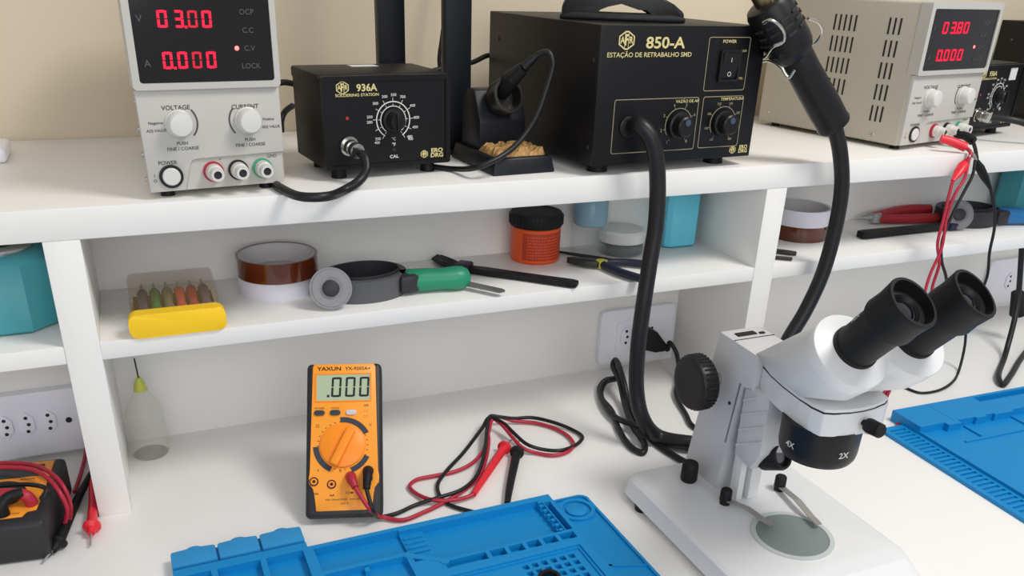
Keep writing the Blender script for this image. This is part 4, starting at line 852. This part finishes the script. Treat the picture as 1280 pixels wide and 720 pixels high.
m2 = thing('silicone_mat', 'blue silicone repair mat at the right edge behind the microscope', 'mat', (.8863,-.1270,0), math.radians(-1.78), 'blue silicone mats')
rc = [(-.0565,-.36,-.0175,-.0220,.0050),(-.0175,-.36,.50,0,.0060),(-.0175,-.052,.50,0,.0165),(-.0175,-.36,-.0130,-.052,.0090),(.0420,-.052,.0428,0,.0158),
      (.1280,-.0200,.50,-.0050,.0080),(.080,-.0560,.100,-.052,.0165),(.115,-.0560,.150,-.052,.0165),(.0250,-.0600,.0480,-.052,.0165),(.0580,-.085,.0615,-.056,.0085),(.1480,-.085,.1515,-.056,.0085),
      (.0250,-.0920,.50,-.0890,.0080),(.12,-.160,.50,-.157,.0080)]
for k in range(38): rc.append((-.0490,-.0355-.0085*k,-.0230,-.0310-.0085*k,.0026))
b = B(); heightfield(b, rc); obj('mat_body', b, 'silicone', m2, smooth=False, recalc=False)

# ------------------------------------------------------------------ stereo microscope
X0 = .5215
ms = thing('microscope', 'white stereo microscope with black eyepieces standing on the desk', 'microscope', (X0,-.25,0))
O = V(X0,-.25,0)
def Q(x, y, z): return V(x,y,z)-O
b = B(); n = 6
def rr3(x0,y0,x1,y1,r,z): return [Q(x,y,z) for x, y in rrect(x0,y0,x1,y1,r,n)]
lv = [rr3(.4130,-.4240,.6190,-.1590,.016,.0065), rr3(.4115,-.4255,.6205,-.1575,.016,.0085), rr3(.4160,-.4010,.6155,-.1610,.016,.0262), rr3(.4195,-.3880,.6115,-.1640,.016,.0293), rr3(.4240,-.3825,.6070,-.1680,.015,.0302)]
rg = [[b.verts.new(p) for p in l] for l in lv]
b.faces.new(list(reversed(rg[0]))); b.faces.new(rg[-1])
for A, C2 in zip(rg, rg[1:]):
    m_ = len(A)
    for i in range(m_): b.faces.new((A[i],A[(i+1)%m_],C2[(i+1)%m_],C2[i]))
obj('base', b, 'scope_white', ms, angle=22)
for x, y in ((.4205,-.196),(.604,-.174),(.428,-.405),(.604,-.405)):
    b = B(); add_lathe(b, [(0,.0085),(.008,.0095)], Q(x,y,0), (0,0,1), 18); obj('rubber_foot', b, 'rubber', ms)
b = B(); add_ring(b, [tuple(Q(x,y,0))[:2] for x, y in circle(.5175,-.3320,.0425,56)], [tuple(Q(x,y,0))[:2] for x, y in circle(.5175,-.3320,.0375,56)], .0298, .0318); sp = obj('stage_ring', b, 'stage_ring', ms)
b = B(); add_lathe(b, [(0,.0376),(.0012,.0374)], Q(.5175,-.3320,.0300), (0,0,1), 56); obj('stage_plate', b, 'stage_glass', sp)
for kx, ky, tx, ty in ((.4870,-.2560,.5030,-.3160),(.5630,-.2545,.5505,-.3330)):
    b = B(); k0 = Q(kx,ky,.0302); k1 = Q(tx,ty,.0335); dv = (k1-k0); sd = V(-dv.y,dv.x,0).normalized()*.0042
    pts = [(k0+V(0,0,.005)), (k0+dv*.45+V(0,0,.0075)), (k0+dv*.85+V(0,0,.0035)), (k0+dv+V(0,0,.0030))]
    for q in range(3):
        a_, c_ = pts[q], pts[q+1]; vv = [b.verts.new(p) for p in (a_-sd,a_+sd,c_+sd*.9,c_-sd*.9)]; ww = [b.verts.new(p.co+V(0,0,.0010)) for p in vv]
        b.faces.new(list(reversed(vv))); b.faces.new(ww)
        for i in range(4): b.faces.new((vv[i],vv[(i+1)%4],ww[(i+1)%4],ww[i]))
    cl = obj('stage_clip', b, 'steel', ms)
    b = B(); add_lathe(b, [(0,.0058),(.004,.0058),(.0045,.0066),(.017,.0064),(.0185,.0052)], k0, (0,0,1), 20); obj('clip_knob', b, 'rubber', cl)
b = B(); add_lathe(b, [(0,.0085),(.003,.0098),(.021,.0094),(.0235,.0080)], Q(.4765,-.2005,.0302), (0,0,1), 24); obj('stand_knob', b, 'rubber', ms)
# arm
CX0, CX1 = .4950, .5480
b = B(); add_prism(b, [(y+.25,z) for y, z in [(-.1645,.0295),(-.1935,.2105),(-.2600,.2085),(-.2600,.1690),(-.2440,.1690),(-.2270,.0295)]], CX0-X0, CX1-X0, YZ, .0018); arm = obj('arm', b, 'scope_grey', ms)
b = B(); add_box(b, Q(.5060,-.2125,.2095), Q(.5300,-.2050,.2113)); add_box(b, Q(.5340,-.2135,.2095), Q(.5400,-.2100,.2113)); add_box(b, Q(CX0+.0005,-.2200,.2085), Q(CX1-.0005,-.2190,.2102)); obj('arm_slot', b, 'slot', arm)
b = B(); add_prism(b, [(y+.25,z) for y, z in [(-.2415,.1690),(-.2390,.1690),(-.2300,.0930),(-.2325,.0930)]], CX0-.0003-X0, CX0+.001-X0, YZ); obj('arm_groove', b, 'mid_grey', arm)
b = B(); add_lathe(b, [(0,.0022),(.0008,.0018)], Q(CX0,-.2280,.1400), (-1,0,0), 12); obj('arm_screw', b, 'slot', arm)
b = B(); add_box(b, Q(.5020,-.2560,.0302), Q(.5100,-.2420,.100), .001); add_box(b, Q(.5160,-.2580,.0302), Q(.5300,-.2300,.100), .001); obj('slide_rail', b, 'scope_white', ms)
b = B(); add_prism(b, [(y+.25,z) for y, z in [(-.2470,.0880),(-.2470,.1720),(-.2860,.1740),(-.2860,.1050),(-.2740,.0830)]], CX0+.0015-X0, CX1-.0015-X0, YZ, .0008); car = obj('focus_carriage', b, 'scope_grey', ms)
b = B()
for k in range(4):
    z = .098+.0180*k; y0, y1 = -.2480, -.2850
    add_prism(b, [(y0+.25,z),(y1+.25,z+.022),(y1+.25,z+.0245),(y0+.25,z+.0025)] if z+.0245 < .173 else [(y0+.25,z),(y0-.020+.25,z+.012),(y0-.020+.25,z+.0145),(y0+.25,z+.0025)], CX0+.0002-X0, CX0+.003-X0, YZ)
obj('carriage_ridges', b, 'scope_grey', car, smooth=False)
# focus knobs
for sgn, xk, xa in ((-1,.4760,CX0),(1,.5690,CX1)):
    b = B(); c = Q(xk,-.2030,.1585)
    add_lathe(b, [(0,.0285),(.002,.0300),(.016,.0300),(.019,.0288),(.0195,.0265),(.0190,.0200)], c, (sgn,0,0), 48)
    for k in range(36):
        a = 2*PI*k/36; p = V(0,math.cos(a)*.0300,math.sin(a)*.0300); add_cyl(b, c+p+V(sgn*.002,0,0), c+p+V(sgn*.0155,0,0), .0012, seg=6)
    kb = obj('focus_knob', b, 'dark_plastic', ms)
    b = B(); add_cyl(b, c, Q(xa,-.2030,.1585), .0070, seg=20); obj('focus_shaft', b, 'chrome', kb)
# head
hb = [(.0262,-.2600),(.0330,-.2800),(.0385,-.3060),(.0420,-.3350),(.0425,-.3520),(.0395,-.3660),(.0310,-.3705),(.0150,-.3740),(0,-.3752)]
XH = .5290
def plan(s, dz): return [(XH-X0+x*s, y+.25) for x, y in hb]+[(XH-X0-x*s, y+.25) for x, y in reversed(hb[:-1])]
b = B(); add_prism(b, plan(1.0,0), .1720, .1955, None, .0015); hp = obj('head_plate', b, 'scope_white', ms)
b = B(); add_prism(b, [(XH-X0+(x-XH+X0)*.985, (y+.065)*.985-.065) for x, y in plan(1.0,0)], .1950, .1968); obj('head_seam', b, 'slot', hp)
ea = V(0,-.630,.776).normalized()
EYE = []
for sg in (-1,1):
    d0 = V(.524+sg*.0340,-.3800,.2650); EYE.append((sg, d0))
b = B(); add_prism(b, [(XH-X0+(x-XH+X0)*.985, (y+.065)*.985-.065) for x, y in plan(1.0,0)], .1966, .2000, None, .0010); hbod = obj('head_body', b, 'scope_white', ms)
for sg, d0 in EYE:
    b = B(); u, v = frame_from(ea)
    for k in range(40):
        a = 2*PI*k/40; w_ = u*math.cos(a)+v*math.sin(a); b.verts.new(d0-ea*.0105+w_*.0362-O); b.verts.new(d0-ea*.0300+w_*.0340-O)
    side = [p for p in hb if p[1] > -.350]
    for x, y in side:
        for z in (.1990,.2060 if y > -.30 else .2000): b.verts.new((XH-X0+sg*x*.98, y+.25, z))
    for y, z in ((-.2560,.2105),(-.2560,.1985),(-.3400,.1985),(-.3000,.2150)): b.verts.new((XH-X0, y+.25, z))
    b.verts.new((( CX1 if sg > 0 else CX0)-X0, -.2560+.25, .2100)); b.verts.new(((CX1-.002 if sg > 0 else CX0+.002)-X0, -.2900+.25, .2140))
    r_ = bmesh.ops.convex_hull(b, input=b.verts[:])
    bmesh.ops.delete(b, geom=[g for g in r_['geom_interior'] if isinstance(g, bmesh.types.BMVert)], context='VERTS')
    obj('prism_neck', b, 'scope_white', ms, angle=30)
for sg, d0 in EYE:
    c = d0-O
    b = B(); add_lathe(b, [(-.0120,.0363),(-.0005,.0366),(.0005,.0360),(.0050,.0215)], c, ea, 56); ph = obj('prism_housing', b, 'scope_white', ms)
    b = B(); add_lathe(b, [(.0050,.0210),(.0085,.0210),(.0090,.0198),(.0170,.0196),(.0480,.0200),(.0500,.0206)], c, ea, 40); ep = obj('eyepiece', b, 'rubber', ms)
    u, v = frame_from(ea); sh_ = .014 if sg > 0 else .003
    b = B(); seg = 44; prof = [(.0490,.0204),(.0500,.0228),(.0520,.0234),(.0640,.0226),(.0760,.0234),(.0800,.0238),(.0815,.0232),(.0815,.0206),(.0760,.0198),(.0700,.0186)]
    rg = []
    for t_, r in prof:
        ring = []
        for k in range(seg):
            a = 2*PI*k/seg; dr = u*math.cos(a)+v*math.sin(a); lift = -dr.x*r*(.15 if sg < 0 else .24)*min(1, max(0, (t_-.055)/.020))
            ring.append(b.verts.new(c+ea*(t_+lift)+dr*r))
        rg.append(ring)
    for A, C2 in zip(rg, rg[1:]):
        for k in range(seg): b.faces.new((A[k],A[(k+1)%seg],C2[(k+1)%seg],C2[k]))
    obj('eyecup', b, 'rubber', ep)
    b = B(); add_lathe(b, [(.0640,.0192),(.0700,.0190),(.0705,.0140),(.0680,.0120)], c, ea, 40, cap1=False); obj('eyepiece_rim', b, 'dark_plastic', ep)
    b = B(); add_lathe(b, [(.0670,.0124),(.0695,.0100),(.0705,.0050),(.0708,.0010)], c, ea, 32); obj('eye_lens', b, 'lens', ep)
    b = B(); sz = Matrix.Translation(c+ea*.045+V(.0195 if sg < 0 else -.0182,-.006,.004)) 
    T_ = Matrix.Translation(c) @ Matrix([(0,0,0,0)]*0 or ((0,1,0,0),(0,0,1,0),(1,0,0,0),(0,0,0,1))) if False else None
    # lettering on the barrel's upper face
    up_ = V(0,ea.z,-ea.y).normalized()*1.0; up_ = V(0,.776,.630)
    side = V(1,0,0) if sg > 0 else V(-1,0,0)
    # facing -X side of right tube
    nrm = (V(-1,0,0)*.75+up_*.66).normalized(); xd = ea; zd = nrm.cross(xd)
    T_ = Matrix([(xd.x,-nrm.x,zd.x,0),(xd.y,-nrm.y,zd.y,0),(xd.z,-nrm.z,zd.z,0),(0,0,0,1)]); T_ = Matrix.Translation(c+ea*.036+nrm*.0204) @ T_
    add_text(b, '10X', 0, 0, .0052, -.0006, weight=.01, mat=T_); obj('eyepiece_lettering', b, 'white_text', ep)
b = B(); oc = Q(.5200,-.3370,0)
add_lathe(b, [(.1330,.0310),(.1338,.0340),(.1380,.0366),(.1440,.0376),(.1730,.0382)], oc, (0,0,1), 52); ob_ = obj('objective_turret', b, 'dark_plastic', ms)
b = B(); add_lathe(b, [(.1322,.0300),(.1345,.0330)], oc, (0,0,1), 40); obj('objective_lens', b, 'lens', ob_)
b = B()
for ang, tx in ((184,'4X'),(264,'2X')):
    a = math.radians(ang); nr = V(math.cos(a),math.sin(a),0); xd = V(-nr.y,nr.x,0)
    T_ = Matrix.Translation(oc+nr*.0379+V(0,0,.1510)) @ Matrix([(xd.x,-nr.x,0,0),(xd.y,-nr.y,0,0),(0,0,1,0),(0,0,0,1)]); add_text(b, tx, 0, 0, .0062, -.0003, mat=T_, weight=.02)
obj('objective_lettering', b, 'white_text', ob_)
b = B(); add_lathe(b, [(0,.0030),(.008,.0030),(.008,.0066),(.0100,.0072),(.0235,.0070),(.0250,.0055)], Q(.5310,-.3720,.1840), (.05,-1,.05), 24); obj('lock_knob', b, 'rubber', ms)
b = B(); lc = Q(.5180,-.2640,.0880); la = V(.25,-1,.55).normalized()
add_lathe(b, [(-.012,.0100),(.004,.0125),(.006,.0150),(.028,.0155),(.031,.0140),(.031,.0115),(.026,.0105)], lc, la, 32); lp = obj('lamp_housing', b, 'dark_plastic', ms)
b = B(); add_lathe(b, [(.024,.0110),(.027,.006)], lc, la, 24); obj('lamp_lens', b, 'clear_disc', lp)
b = B(); add_lathe(b, [(0,.0020),(.0008,.0016)], Q(.4905,-.3020,.2150), (-1,0,0), 12); obj('set_screw', b, 'slot', ms)

# ------------------------------------------------------------------ light
def area(name, loc, target, size, power, col=(1,1,1), sy=None):
    l = bpy.data.lights.new(name, 'AREA'); l.energy = power; l.color = col; l.shape = 'RECTANGLE' if sy else 'SQUARE'; l.size = size
    if sy: l.size_y = sy
    o = bpy.data.objects.new(name, l); COL.objects.link(o); o.location = loc
    o.rotation_euler = (Vector(target)-Vector(loc)).to_track_quat('-Z','Y').to_euler(); return o
area('ceiling_light', (1.15,-.95,1.95), (.45,0,.1), .62, 27.5, (1.0,.975,.94), .62)
area('front_fill_light', (-.2,-2.5,1.05), (.3,.1,.2), 2.0, 20, (.97,.98,1.0), 1.3)  # added soft fill from behind the camera, lifts the shelf compartments
w = bpy.data.worlds.new('room'); SC.world = w; w.use_nodes = True
bg = w.node_tree.nodes['Background']; bg.inputs[0].default_value = (.86,.88,.92,1); bg.inputs[1].default_value = .50

# ------------------------------------------------------------------ camera
cam = bpy.data.cameras.new('camera'); co = bpy.data.objects.new('camera', cam); COL.objects.link(co)
Rr = [V(0.918082915,-0.394970543,0.03349672), V(-0.143425681,-0.409781861,-0.900837333), V(0.369530559,0.822239075,-0.432862645)]
xa_, ya_, za_ = Rr[0], -Rr[1], -Rr[2]
co.matrix_world = Matrix([(xa_.x,ya_.x,za_.x,-.0608),(xa_.y,ya_.y,za_.y,-.8885),(xa_.z,ya_.z,za_.z,.5519),(0,0,0,1)])
cam.sensor_width = 36; cam.lens = 1069.9326/1280*36; cam.shift_y = 120/1280; cam.clip_start = .01
SC.camera = co
SC.view_settings.view_transform = 'Standard'; SC.view_settings.look = 'None'; SC.view_settings.gamma = 1; SC.view_settings.use_curve_mapping = False
SC.view_settings.exposure = 0.0
